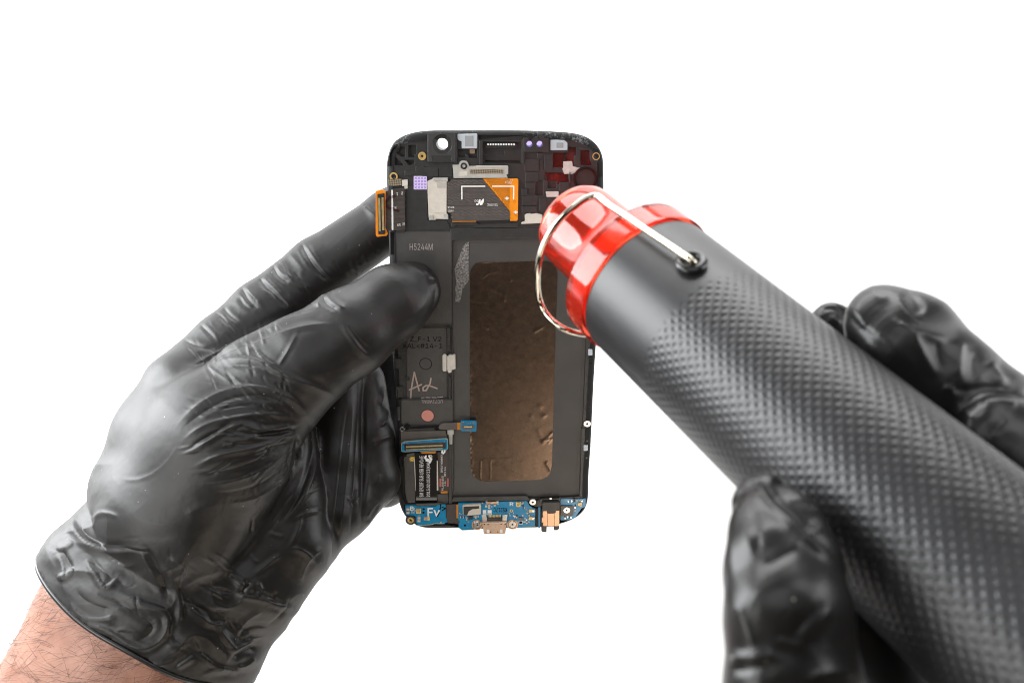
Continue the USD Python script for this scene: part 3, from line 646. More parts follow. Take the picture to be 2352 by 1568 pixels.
# ---- bottom circuit boards
lb = plate('circuit_board', 'D', [(60, 190), (62, 176), (188, 176), (192, 186), (420, 190), (436, 172), (538, 166), (540, 318), (556, 336), (556, 374), (520, 386), (392, 386), (380, 396), (216, 410), (192, 386), (186, 310), (165, 296), (82, 290), (66, 276)], -.5, .35, 'pcb_blue', .12)
mb = plate('circuit_board', 'D', [(684, 152), (1000, 148), (1002, 138), (1150, 136), (1496, 128), (1520, 178), (1560, 206), (1592, 216), (1588, 420), (1400, 436), (1270, 442), (872, 456), (732, 462), (692, 436), (690, 392), (706, 372), (680, 346)], -.5, .35, 'pcb_blue', .15)
rb = plate('circuit_board', 'D', [(1888, 102), (2000, 100), (2100, 104), (2182, 96), (2184, 188), (2132, 214), (2052, 328), (1990, 346), (1888, 352)], -.5, .35, 'pcb_blue', .12)
for pts in ([(186, 410), (216, 412), (384, 398), (394, 388), (524, 388), (524, 394), (398, 394), (388, 404), (216, 418)], [(688, 438), (732, 466), (874, 460), (874, 466), (728, 472)], [(1400, 438), (1592, 424), (1592, 430), (1402, 444)]):
    plate('board_edge', 'D', pts, -.5, .3, 'pcb_edge', parent=mb if pts[0][0] > 600 else lb)
plate('board_flex', 'D', [(546, 168), (664, 164), (664, 330), (700, 374), (690, 392), (558, 384), (552, 336), (546, 318)], .2, .55, 'flex_dark', .1)
plate('board_flex_edge', 'D', [(662, 170), (686, 168), (684, 328), (664, 328)], .3, .6, 'orange_edge')
mc = plate('shield_can', 'D', [(735, 182), (748, 174), (940, 162), (952, 170), (952, 280), (940, 286), (800, 298), (740, 292)], .35, 1.2, 'ceramic', .2, .12, parent=mb)
plate('shield_print', 'D', [(746, 192), (930, 184), (930, 214), (850, 222), (808, 246), (790, 294), (746, 290)], 1.2, 1.23, 'chip', .05, parent=mb)
text('Fv', 'D', (322, 205, 470, 308), .36, 'white_print', parent=lb, bold=True)
lines('pen_scribble', 'D', [[(475, 165), (480, 200), (468, 225)], [(500, 198), (535, 212), (500, 235)], [(465, 260), (440, 305)]], .5, .36, 'dark_print', parent=lb)
text('B', 'D', (120, 188, 162, 238), .36, 'white_print', parent=lb, bold=True)
text('R', 'D', (1290, 140, 1334, 182), .36, 'white_print', parent=mb, bold=True)
text('K5217C', 'D', (1100, 204, 1258, 256), .36, 'dark_print', rot=2, parent=mb, bold=True)
for c in ((278, 222), (276, 262), (1310, 240), (764, 412), (1322, 404)): 
    if c[0] < 1320: disc('board_hole', 'D', c, 16 if c[1] != 240 else 20, .3, .38, 'dark_print' if c[0] != 1310 else 'gold', parent=lb if c[0] < 600 else mb, n=16)
disc('board_hole', 'D', (1310, 240), 9, .36, .42, 'dark_print', parent=mb, n=12)
def part(name, x, y, w, h, m, b, z=.75, ch=.06): plate(name, 'D', rect(x - w / 2, y - h / 2, x + w / 2, y + h / 2), .3, z, m, 0, ch, parent=b)
for x, y in ((92, 222), (92, 262), (223, 325), (223, 358)):
    part('capacitor', x, y, 34, 32, 'ceramic', lb, .9); part('capacitor_end', x, y - 13, 34, 8, 'solder', lb, .95, .02)
for x, y in ((140, 262), (162, 262), (168, 215), (140, 245), (176, 240), (480, 380)): part('chip_resistor', x, y, 12, 16, 'ceramic', lb, .6)
for bb, c in ((lb, (218, 246)), (mb, (1392, 166))):
    q = plate('coax_socket', 'D', rect(c[0] - 28, c[1] - 28, c[0] + 28, c[1] + 28), .3, .6, 'gold', .1, parent=bb)
    disc('coax_ring', 'D', c, 24, .6, 1.1, 'gold', parent=bb, hole=.7, n=20); disc('coax_pin', 'D', c, 7, .6, 1.0, 'gold', parent=bb, n=10)
for x, y, w, h, m_ in ((297, 335, 34, 36, 'bronze'), (335, 336, 28, 40, 'gold'), (2118, 165, 42, 36, 'gold'), (2125, 180, 24, 24, 'bronze')):
    part('spring_contact', x, y, w, h, m_, lb if x < 600 else rb, .9)
# main board components
part('shield_leg', 1020, 150, 24, 34, 'solder', mb, 1.0); part('shield_leg', 1146, 148, 24, 34, 'solder', mb, 1.0)
part('microswitch', 1083, 148, 100, 26, 'copper', mb, .9); part('microswitch_button', 1083, 148, 40, 16, 'ceramic', mb, 1.1)
for x, y in ((1014, 190), (1050, 182), (1048, 208), (1116, 178)): part('capacitor', x, y, 26, 20, 'ceramic', mb)
part('white_square', 994, 258, 40, 54, 'white_print', mb, .42, 0); part('white_square', 1054, 250, 48, 36, 'white_print', mb, .42, 0)
for k in range(6): part('white_tick', 1022 + k * 11, 280, 6, 18, 'white_print', mb, .4, 0)
for k in range(5): part('chip_resistor', 712 + k * 16, 318, 9, 20, 'chip' if k % 2 else 'ceramic', mb, .6)
part('dark_chip', 830, 324, 52, 40, 'chip', mb, .9)
for k in range(4):
    part('chip_resistor', 872 + k * 16, 308, 9, 24, 'ceramic', mb, .6)
for x, y in ((1340, 300), (1358, 306), (1376, 300), (1348, 318), (1372, 320), (1470, 330), (1486, 350), (1470, 372), (1490, 388), (1516, 372), (1448, 150), (1446, 180), (1452, 210), (1520, 296), (1496, 270), (1462, 208), (1530, 340), (1436, 160)):
    part('chip_resistor', x, y, 15, 17, rng.choice(['ceramic', 'ceramic', 'solder', 'chip']), mb, .6)
for x, y in ((1442, 296), (1460, 368), (968, 150), (1492, 382), (806, 372)): disc('gold_pad', 'D', (x, y), 10, .34, .42, 'copper', parent=mb, n=12)
for y in (244, 332):
    part('antenna_spring', 1550, y, 62, 36, 'gold', mb, .8); part('spring_tip', 1568, y, 24, 22, 'solder', mb, 1.2)
part('dark_chip', 1420, 338, 46, 34, 'flex_grey', mb, .8); part('marked_chip', 1420, 378, 48, 40, 'white_print', mb, .42, 0); part('marked_chip_face', 1420, 378, 38, 28, 'dark_print', mb, .46, 0)
lines('scratch', 'D', [[(1470, 215), (1512, 250)], [(1480, 190), (1500, 255)]], .15, .37, 'faint_print', parent=mb)
for k in range(46):
    x, y = rng.uniform(700, 1560), rng.uniform(165, 420)
    if (720 < x < 965 and y < 305) or (955 < x < 1270 and y > 215) or (840 < x < 1390 and y > 330) or (1090 < x < 1270 and 195 < y < 265) or (1280 < x < 1430 and y < 265): continue
    part('chip_resistor', x, y, rng.uniform(8, 15), rng.uniform(9, 18), rng.choice(['ceramic', 'ceramic', 'chip', 'gold', 'white_print']), mb, .55)
# right board components
for x, y in ((1980, 130), (2020, 128), (2060, 205), (2140, 128), (2118, 125), (2080, 165), (2060, 240), (1940, 312), (1972, 316), (1992, 320), (2010, 320), (1944, 330), (2062, 180), (2082, 118)):
    part('chip_resistor', x, y, 13, 18, rng.choice(['ceramic', 'solder', 'chip']), rb, .6)
part('dark_chip', 2050, 118, 20, 44, 'chip', rb, .8)
plate('microphone_pad', 'D', [(1890, 182), (2036, 182), (2036, 300), (1890, 302)], .3, .8, 'flex_dark', .3, .1, parent=rb)
plate('board_strip', 'D', [(1895, 88), (2120, 70), (2124, 92), (1900, 104)], -.2, .2, 'grey_plate')
boss('D', (1962, 236), 38, 'solder', .5, 1.3, .3, parent=rb)
boss('D', (1562, 142), 40, 'solder', .2, 1.1, .3)
for c in ((908, 410), (1322, 404)):
    disc('screw_washer', 'D', c, 66, .3, .55, 'copper', hole=.76, parent=mb)
    disc('washer_floor', 'D', c, 50, .3, .4, 'black_matte', parent=mb)
    boss('D', c, 45, 'solder', .3, 1.1, .25, parent=mb)
p = disc('corner_boss', 'D', (125, 354), 62, -1.2, .3, 'black_plastic', hole=.62)
disc('brass_insert', 'D', (125, 354), 40, -1.0, .2, 'brass', hole=.55); disc('insert_hole', 'D', (125, 354), 22, -1.0, -.2, 'brass', hole=.5)
# usb port
up = plate('usb_port', 'D', [(968, 372), (1252, 366), (1250, 420), (1240, 508), (1225, 514), (990, 516), (982, 500)], -1.2, 1.9, 'bronze', .2, .2)
plate('port_shell', 'D', [(962, 292), (1008, 290), (1020, 322), (1020, 372), (968, 376)], .3, 1.4, 'steel', .1, .12, parent=up)
plate('port_shell', 'D', [(1206, 292), (1258, 288), (1262, 300), (1252, 368), (1206, 370)], .3, 1.4, 'steel', .1, .12, parent=up)
plate('port_back', 'D', rect(1020, 326, 1206, 368), .3, 1.1, 'grey_plate', .05, .1, parent=up)
pin_rows('contact_pins', 'D', (1040, 306), (1190, 302), (0, 1), 9, 14, 5, .3, .7, 'gold', up)
for x in (1036, 1191): plate('port_slot', 'D', rect(x - 15, 460, x + 15, 500), 1.88, 1.93, 'white_print', .1, parent=up)
for x, y in ((992, 398), (1036, 400), (1236, 396), (1190, 398), (1066, 490), (1150, 488)): disc('port_dimple', 'D', (x, y), 8, 1.88, 1.92, 'dark_print', parent=up, n=10)
text('J5120', 'D', (1074, 414, 1154, 446), 1.905, 'cream', parent=up)
plate('port_lip', 'D', [(972, 380), (1250, 372), (1250, 384), (972, 392)], 1.88, 1.98, 'steel', .05, parent=up)
# headphone socket
jk = plate('headphone_socket', 'D', [(1672, 160), (1690, 140), (1860, 136), (1884, 156), (1886, 300), (1872, 420), (1872, 456), (1850, 472), (1812, 474), (1808, 430), (1726, 430), (1722, 496), (1676, 494), (1662, 480), (1664, 300)], -1.5, 2.0, 'black_plastic', .3, .25)
plate('copper_contact', 'D', [(1680, 246), (1724, 242), (1732, 268), (1732, 420), (1684, 420), (1684, 378), (1668, 376), (1668, 320), (1682, 318)], 2.0, 2.2, 'copper', .06, .08, parent=jk)
plate('copper_contact', 'D', rect(1737, 272, 1812, 422), 2.0, 2.2, 'copper', .06, .08, parent=jk)
plate('copper_contact', 'D', [(1817, 266), (1832, 264), (1834, 242), (1872, 240), (1872, 418), (1817, 420)], 2.0, 2.2, 'copper', .06, .08, parent=jk)
plate('socket_board', 'D', [(1626, 200), (1650, 200), (1650, 440), (1628, 442)], .2, .9, 'pcb_blue', .05)
plate('socket_shoulder', 'D', [(1590, 130), (1660, 100), (1880, 92), (1884, 140), (1690, 145), (1660, 190), (1600, 200), (1570, 180)], -.5, 1.0, 'black_gloss', .4, .2)
disc('shoulder_pip', 'D', (1772, 100), 12, .9, 1.2, 'solder', n=12)
plate('edge_gap', 'D', [(1592, 215), (1626, 210), (1628, 430), (1594, 432)], -.3, .1, 'black_matte')
for k in range(8): plate('edge_rib', 'D', rect(340 + k * 40, 404, 362 + k * 40, 434), -1.2, -.2, 'black_gloss', .2)
disc('tray_pip', 'D', (752, 86), 8, -.72, -.3, 'cream', n=10)

# ================================================================== implicit hands
def surface_nets(f, o, h):
    s = f < 0
    nx, ny, nz_ = f.shape
    c = [(i, j, k) for i in (0, 1) for j in (0, 1) for k in (0, 1)]
    def sh(a, d): return a[d[0]:nx - 1 + d[0], d[1]:ny - 1 + d[1], d[2]:nz_ - 1 + d[2]]
    cnt = sum(sh(s, d).astype(np.int8) for d in c)
    act = (cnt > 0) & (cnt < 8)
    ii = np.argwhere(act)
    idx = -np.ones(act.shape, np.int64); idx[tuple(ii.T)] = np.arange(len(ii))
    pos = np.zeros((len(ii), 3)); num = np.zeros(len(ii))
    for d in c:
        for ax in range(3):
            if d[ax]: continue
            e = list(d); e[ax] = 1
            a = f[ii[:, 0] + d[0], ii[:, 1] + d[1], ii[:, 2] + d[2]]; b = f[ii[:, 0] + e[0], ii[:, 1] + e[1], ii[:, 2] + e[2]]
            x = (a < 0) != (b < 0)
            t = np.where(x, a / np.where(x, a - b, 1), 0)
            p = np.tile(np.array(d, float), (len(ii), 1)); p[:, ax] = t
            pos += np.where(x[:, None], p, 0); num += x
    V = (ii + pos / num[:, None]) * h + o
    faces = []
    for ax in range(3):
        u, v = [(1, 2), (2, 0), (0, 1)][ax]
        sl0 = [slice(1, -1)] * 3; sl0[ax] = slice(0, -1); sl1 = list(sl0); sl1[ax] = slice(1, None)
        x = s[tuple(sl0)] != s[tuple(sl1)]
        q = np.argwhere(x); add_ = np.ones(3, int); add_[ax] = 0; q = q + add_
        flip = s[tuple(q.T)]
        def g(du, dv):
            r = q.copy(); r[:, u] += du; r[:, v] += dv; return idx[tuple(r.T)]
        quad = np.stack([g(-1, -1), g(0, -1), g(0, 0), g(-1, 0)], 1)
        quad[~flip] = quad[~flip][:, ::-1]
        faces.append(quad)
    Q = np.vstack(faces)
    return V, np.vstack([Q[:, [0, 1, 2]], Q[:, [0, 2, 3]]])
def cone(P, a, b):
    """a, b = (u, v, w, r, flat): tapering limb; flat < 1 squeezes it in depth"""
    a, b = np.array(a, float), np.array(b, float)
    fl = (a[4] + b[4]) / 2
    S = np.array([1, 1, 1 / fl], P.dtype)
    p, A, B = P * S, (a[:3] * S).astype(P.dtype), (b[:3] * S).astype(P.dtype)
    ab = B - A; t = np.clip(((p - A) @ ab) / (ab @ ab), 0, 1)
    return np.linalg.norm(p - A - t[..., None] * ab, axis=-1) - (a[3] + (b[3] - a[3]) * t)
def smin(a, b, k):
    h = np.clip(.5 + .5 * (b - a) / k, 0, 1)
    return b + (a - b) * h - k * h * (1 - h)
def chain(P, pts, k=20):
    d = None
    for i in range(len(pts) - 1):
        e = cone(P, pts[i], pts[i + 1]); d = e if d is None else smin(d, e, k)
    return d
def mesh_from(field, lo, hi, h):
    ax = [np.arange(lo[i], hi[i] + h, h) for i in range(3)]
    G = np.stack(np.meshgrid(*ax, indexing='ij'), -1)
    # coarse values first; exact ones only near the surface
    from scipy.ndimage import map_coordinates
    H4 = h * 4
    cx = [np.arange(lo[i], hi[i] + 2 * H4, H4) for i in range(3)]
    C = field(np.stack(np.meshgrid(*cx, indexing='ij'), -1).astype(np.float32)).astype(np.float32)
    out = map_coordinates(C, [(G[..., i] - lo[i]) / H4 for i in range(3)], order=1).astype(np.float32)
    near = np.abs(out) < 2.6 * h + H4 * .5
    out[near] = field(G[near].astype(np.float32))
    V, Fc = surface_nets(out.astype(float), np.array(lo, float), h)
    return trimesh.Trimesh(V, Fc, process=False)
def relax(m, it):
    from scipy.sparse import coo_matrix, diags
    e = m.edges_unique; n = len(m.vertices)
    A = coo_matrix((np.ones(2 * len(e)), (np.r_[e[:, 0], e[:, 1]], np.r_[e[:, 1], e[:, 0]])), shape=(n, n)).tocsr()
    A = diags(1 / np.maximum(np.asarray(A.sum(1)).ravel(), 1)) @ A
    v = np.array(m.vertices)
    for k in range(it): v = v + (.5 if k % 2 == 0 else -.47) * (A @ v - v)
    return trimesh.Trimesh(v, m.faces, process=False)
def polyd(p, q):
    d, s = np.full(len(p), 1e9), np.zeros(len(p)); tot = 0
    sd = np.zeros(len(p))
    ln = [np.linalg.norm(q[i + 1] - q[i]) for i in range(len(q) - 1)]; T = sum(ln)
    for i in range(len(q) - 1):
        ab = q[i + 1] - q[i]; t = np.clip(((p - q[i]) @ ab) / (ab @ ab), 0, 1)
        r = p - q[i] - t[:, None] * ab; e = np.linalg.norm(r, axis=1); w = e < d
        d = np.where(w, e, d); s = np.where(w, (tot + t * ln[i]) / T, s)
        sd = np.where(w, np.sign(ab[0] * r[:, 1] - ab[1] * r[:, 0]), sd); tot += ln[i]
    return d, s, sd
def smoothline(q, n=5):
    q = np.array(q, float)
    if len(q) < 3: return q
    from scipy.interpolate import make_interp_spline
    t = np.r_[0, np.cumsum(np.linalg.norm(np.diff(q, axis=0), axis=1))]
    return make_interp_spline(t, q, k=2)(np.linspace(0, t[-1], n * (len(q) - 1) + 1))
def emboss(m, strokes, gain=.6):
    """pushes the skin of a glove out along its folds and in along its creases"""
    p = m.vertices[:, :2]; nrm = np.array(m.vertex_normals); face = np.clip(-nrm[:, 2] * 2 + .4, 0, 1)
    h = np.zeros(len(p))
    for st in strokes:
        q, w, a = smoothline(st[0]), st[1], st[2] * gain
        g = st[3] if len(st) > 3 else None
        lo, hi = q.min(0) - 4 * w, q.max(0) + 4 * w
        near = np.flatnonzero((p[:, 0] > lo[0]) & (p[:, 0] < hi[0]) & (p[:, 1] > lo[1]) & (p[:, 1] < hi[1]))
        if not len(near): continue
        d, s, sd = polyd(p[near], q)
        skew = 1 + .45 * np.tanh(sd * d / w)                      # folds lean to one side
        prof_ = np.exp(-(d / (w * skew)) ** 1.35) - .2 * np.exp(-((d - 2.2 * w) / (1.2 * w)) ** 2)
        e = a * prof_ * np.clip(np.sin(np.pi * np.clip(s, .02, .98)) * 1.8, 0, 1)
        if g is not None: e = e * (g(m)[near])
        h[near] += e
    m.vertices = m.vertices + nrm * (h * face)[:, None]
    return m
def to_world(m, d0, mmpx, base):
    v = m.vertices
    W = VW(v[:, 0], v[:, 1], d0 + v[:, 2] * mmpx)
    r = trimesh.Trimesh(W - base, m.faces, process=False)
    if r.volume < 0: r.invert()
    return r
def A8(*q): return [(287.1 + x * .40296, 401.95 + y * .40296) for x, y in q]
def A1(*q): return [(x * .48745, 803.9 + y * .48745) for x, y in q]
def A9(*q): return [((1100 + x / 1.96) * .57422, (1350 + y / 1.96) * .57422) for x, y in q]

# ---- left hand
D0, MP = .262, .000147
THUMB = [(945, 668, -2, 68, .72), (905, 692, -14, 84, .74), (800, 765, -40, 100, .8), (690, 838, -45, 112, .85), (610, 900, -30, 128, .85)]
INDEX = [(985, 440, 112, 56, 1), (900, 502, 118, 67, 1), (731, 618, 132, 72, 1), (601, 724, 120, 78, 1), (516, 806, 100, 84, 1), (417, 905, 62, 98, 1)]
def glove_field(P):
    th = chain(P, THUMB, 22)
    th = smin(th, chain(P, [(610, 900, -30, 128, .85), (490, 1030, -30, 176, .8), (400, 1190, 0, 186, .8)], 40), 40)
    ix = chain(P, INDEX, 18)
    back = chain(P, [(417, 905, 62, 98, 1), (375, 1010, 52, 116, 1), (325, 1140, 52, 116, 1), (395, 1270, 60, 190, .7)], 40)
    palm = chain(P, [(628, 1010, 80, 98, .9), (642, 1150, 70, 100, .9), (650, 1255, 66, 102, .9), (560, 1340, 60, 140, .85)], 30)
    fb = chain(P, [(772, 880, 150, 64, 1), (764, 1050, 140, 68, 1), (752, 1180, 128, 74, 1)], 16)
    fc = chain(P, [(826, 880, 200, 60, 1), (838, 1000, 200, 66, 1), (846, 1096, 198, 70, 1)], 16)
    fd = chain(P, [(880, 820, 300, 60, 1), (905, 1000, 300, 66, 1), (880, 1100, 300, 66, 1)], 16)
    slope = chain(P, [(850, 1098, 198, 70, 1), (780, 1164, 160, 72, 1), (692, 1246, 108, 78, 1), (606, 1330, 70, 96, .9)], 24)
    base_ = smin(smin(th, back, 26), palm, 14)
    base_ = smin(base_, chain(P, [(520, 1240, 66, 190, .62), (430, 1330, 70, 246, .58)], 40), 40)
    d = smin(base_, ix, 7)
    d = smin(d, slope, 22)
    for f_, k_ in ((fb, 12), (fc, 10), (fd, 8)): d = smin(d, f_, k_)
    cuff = chain(P, [(388, 1342, 72, 268, .60), (335, 1420, 76, 284, .60), (290, 1500, 80, 290, .60)], 20)
    return smin(d, cuff, 5)
RIM_C = np.array([336, 1418, 74.]); RIM_N = np.array([-.49, .87, .55]); RIM_N /= np.linalg.norm(RIM_N)
def glove(P):
    f = glove_field(P)
    # ragged hem
    s = (P - RIM_C) @ RIM_N + 3 * np.sin(P[..., 0] / 37.)
    f = np.maximum(f, s)
    return np.maximum(f, -np.maximum(f + 20, -(s + 60)))
gm = mesh_from(glove, (50, 360, -230), (1080, 1640, 420), 5.5)
gm = relax(gm, 8)
gm = gm.subdivide()
gm = relax(gm, 4)
gate_ix = lambda m: (m.vertices[:, 2] > 0) * 1.0
gate_th = lambda m: (m.vertices[:, 2] < 70) * 1.0
S_ = []
def R(q, w=7, a=7, g=None): S_.append((q, w, a, g))
# index finger
R(A8((1003, 385), (1040, 460), (1090, 530), (1150, 590), (1190, 618)), 6, -11, gate_ix); R(A8((1035, 385), (1070, 450), (1120, 520), (1180, 580)), 8, 8, gate_ix)
R(A8((930, 440), (985, 500), (1030, 570)), 7, 6, gate_ix); R(A8((885, 480), (920, 540), (960, 620)), 5, 7, gate_ix); R(A8((845, 510), (865, 560), (940, 610)), 5, -8, gate_ix); R(A8((860, 505), (900, 560), (950, 590)), 6, 7, gate_ix)
R(A8((760, 590), (820, 650), (880, 705), (935, 755)), 5, -9, gate_ix); R(A8((790, 575), (850, 640), (900, 690)), 6, 7, gate_ix); R(A8((665, 632), (690, 690), (760, 760)), 5, -7, gate_ix); R(A8((690, 640), (740, 700), (800, 770)), 6, 6, gate_ix)
for k in range(9): 
    x = 430 + k * 42; y = 850 - k * 33
    j_ = (0, 14, -9, 6, -16, 11, -4, 17, 2)[k]
    R(A8((x + j_, y), (x + 50, y + 50 + j_), (x + 85 + 2 * j_, y + 85)), 3.4 + .1 * abs(j_), (1.8 if k % 3 == 1 else -4.0) * (1 + j_ / 40), gate_ix)
R(A8((1345, 150), (1380, 190), (1430, 235)), 7, 7, gate_ix); R(A8((1350, 450), (1345, 515)), 4, -4, gate_ix); R(A8((330, 935), (420, 975), (520, 990)), 5, -5)
# thumb
R(A8((1135, 665), (1118, 700), (1098, 755)), 7, 11, gate_th); R(A8((1140, 680), (1190, 725), (1255, 760)), 7, 10, gate_th); R(A8((1120, 690), (1160, 740), (1210, 765)), 6, -8, gate_th)
R(A8((330, 1118), (480, 1035), (650, 950), (840, 850), (1000, 800), (1120, 775)), 8, 8); R(A8((420, 1110), (600, 1010), (800, 940), (950, 880), (1120, 850), (1225, 855)), 7, 8); R(A8((380, 1120), (540, 1035), (760, 945)), 6, -6)
R(A8((500, 1080), (640, 1045), (760, 1060), (860, 1110), (1000, 1175), (1110, 1215), (1195, 1262)), 8, 9); R(A8((560, 1100), (740, 1090), (860, 1140), (980, 1190)), 7, -7); R(A8((1235, 840), (1290, 920), (1340, 990), (1392, 1035)), 8, 9); R(A8((1260, 850), (1320, 930), (1370, 990)), 6, -6)
R(A8((985, 890), (930, 1000), (870, 1095)), 4, 4); R(A8((740, 990), (800, 1050), (870, 1090)), 4, 4); R(A8((850, 840), (855, 890)), 3, -3)
R(A8((1480, 470), (1620, 510), (1710, 590), (1720, 690), (1650, 790), (1500, 850)), 13, 5, gate_th); R(A8((1600, 470), (1700, 500), (1770, 560)), 6, 4, gate_th); R(A8((1700, 540), (1750, 580), (1780, 640)), 7, 5, gate_th); R(A8((1735, 530), (1760, 560), (1785, 570)), 4, -8, gate_th); R(A8((1730, 590), (1775, 600)), 5, -5, gate_th); R(A8((1770, 640), (1765, 720), (1735, 790)), 6, -4, gate_th)
R(A8((1100, 1130), (1250, 1090), (1400, 1000)), 16, 4, gate_th)
# ball of the thumb
R(A1((840, 345), (930, 260), (1050, 195), (1180, 172), (1300, 195), (1400, 250), (1450, 310)), 8, 10); R(A1((870, 360), (960, 290), (1080, 230), (1230, 215), (1350, 250), (1410, 300)), 7, -8)
R(A1((860, 430), (960, 355), (1100, 318), (1250, 300), (1380, 315)), 7, 8); R(A1((1395, 368), (1330, 388), (1260, 396), (1195, 402)), 6, -15); R(A1((1400, 350), (1320, 365), (1220, 375), (1140, 345)), 7, 8)
R(A1((850, 495), (960, 440), (1080, 365), (1140, 345)), 7, 9); R(A1((880, 470), (990, 400), (1090, 345)), 6, -7); R(A1((905, 555), (1020, 500), (1200, 460), (1350, 400)), 7, 9); R(A1((920, 590), (1100, 560), (1250, 500), (1372, 400)), 7, -7)
R(A1((960, 630), (1180, 590), (1320, 500), (1390, 405)), 7, 8); R(A1((1000, 670), (1200, 640), (1340, 540), (1395, 440)), 7, -6); R(A1((1050, 720), (1240, 680), (1370, 570), (1410, 440)), 8, 7); R(A1((1395, 390), (1405, 470), (1370, 560), (1270, 640)), 6, -8)
R(A1((1450, 335), (1478, 430), (1455, 570), (1400, 700), (1330, 800)), 7, -11); R(A1((1480, 320), (1505, 430), (1480, 570), (1425, 700), (1350, 800)), 8, 7); R(A1((1410, 420), (1400, 470), (1395, 520)), 5, -9); R(A1((560, 600), (640, 610), (720, 580), (840, 440)), 4, 1.5)
R(A1((430, 800), (520, 770), (560, 790)), 5, 4); R(A1((870, 780), (960, 740), (1050, 730)), 18, 5)
# strips of stretched glove over the fingers
R(A1((1560, 1000), (1590, 700), (1640, 260)), 6, -5); R(A1((1595, 980), (1625, 650), (1668, 240)), 9, 8); R(A1((1650, 900), (1672, 600), (1690, 220)), 6, -6); R(A1((1712, 120), (1712, 450), (1704, 830)), 5, -12); R(A1((1730, 800), (1745, 760), (1800, 700)), 6, 5)
R(A9((560, 1255), (610, 1260), (640, 1180)), 4, 5); R(A9((600, 1270), (600, 1310)), 4, -4); R(A9((860, 360), (850, 450), (820, 540)), 6, 7); R(A9((880, 540), (870, 640), (820, 700)), 6, 9); R(A9((930, 770), (850, 790), (760, 840)), 5, 5); R(A9((700, 1480), (770, 1400), (820, 1300)), 6, 7); R(A9((760, 1440), (830, 1370), (870, 1290)), 6, -5); R(A9((800, 1150), (815, 1060)), 5, 4)
R(A1((1530, 640), (1470, 665), (1420, 700)), 4, 3); R(A1((1530, 760), (1430, 775), (1380, 800)), 4, 4); R(A1((1420, 770), (1400, 860), (1360, 930)), 4, 4); R(A1((1360, 930), (1450, 960), (1490, 1010)), 5, 4)
R(A1((1530, 930), (1450, 1000), (1420, 1090)), 5, 4); R(A1((1330, 960), (1260, 1010), (1200, 1060)), 5, 4)
# heel of the hand
R(A1((1070, 1050), (1110, 1080), (1160, 1125)), 6, 9); R(A1((1180, 1090), (1160, 1110), (1140, 1150)), 7, -13); R(A1((1090, 1130), (1160, 1160), (1250, 1180), (1340, 1205), (1385, 1215)), 7, 10); R(A1((1210, 1090), (1230, 1130), (1200, 1160)), 5, 6); R(A1((1310, 1140), (1290, 1160), (1340, 1200)), 5, -6); R(A1((860, 1120), (960, 1060), (1060, 1040)), 14, 6)
# cuff
R(A1((368, 765), (350, 830), (420, 915), (520, 948), (640, 940)), 10, 14); R(A1((385, 790), (400, 860), (480, 905), (600, 915)), 8, -6); R(A1((350, 900), (310, 935), (270, 935)), 8, 9); R(A1((300, 940), (330, 1000), (350, 1035)), 6, -8); R(A1((270, 960), (300, 1030), (295, 1090)), 7, 8); R(A1((350, 1030), (300, 1075), (270, 1060)), 6, 7)
R(A1((400, 980), (450, 1060), (490, 1115), (560, 1060)), 7, 9); R(A1((430, 970), (500, 1050), (600, 1100)), 8, -7); R(A1((500, 960), (560, 1010), (640, 1010)), 8, 6); R(A1((690, 930), (740, 1020), (780, 1100), (790, 1160)), 8, -12); R(A1((660, 940), (700, 1020), (740, 1090), (760, 1150)), 9, 9); R(A1((800, 1060), (835, 1130), (850, 1190), (840, 1280)), 8, 10); R(A1((780, 980), (870, 1030), (800, 1080)), 9, 7)
R(A1((540, 1130), (660, 1190), (790, 1260), (770, 1350), (700, 1400), (600, 1380)), 9, 11); R(A1((520, 1170), (630, 1230), (720, 1300), (640, 1370)), 9, -9); R(A1((330, 1180), (380, 1250), (480, 1270), (560, 1250)), 9, 8); R(A1((350, 1120), (450, 1200), (540, 1220)), 9, -8); R(A1((400, 1290), (520, 1330), (640, 1400), (720, 1410)), 8, 9); R(A1((330, 1230), (350, 1280)), 6, 7)
R(A1((850, 1190), (930, 1240), (1000, 1290), (1090, 1260)), 9, 10); R(A1((880, 1160), (1000, 1230), (1080, 1220)), 9, -9); R(A1((1030, 1270), (1060, 1350), (1110, 1410)), 8, 10); R(A1((1060, 1260), (1100, 1330), (1150, 1370)), 7, -8); R(A1((1090, 1450), (1140, 1420), (1210, 1395)), 8, -15); R(A1((1085, 1420), (1140, 1395), (1205, 1365)), 7, 9); R(A1((1110, 1490), (1170, 1480), (1200, 1440)), 8, 9)
R(A1((830, 1495), (870, 1470), (912, 1440)), 6, 9); R(A1((650, 1450), (760, 1480), (850, 1440)), 9, 6); R(A1((800, 1320), (880, 1400), (1000, 1430)), 12, -7); R(A1((900, 1350), (960, 1450), (1060, 1500)), 9, 7); R(A1((950, 1530), (1050, 1500), (1130, 1520)), 8, 7); R(A1((1240, 1230), (1150, 1290), (1120, 1340)), 7, 7); R(A1((1270, 1310), (1200, 1300), (1120, 1360)), 6, -6)
r2 = np.random.default_rng(5)
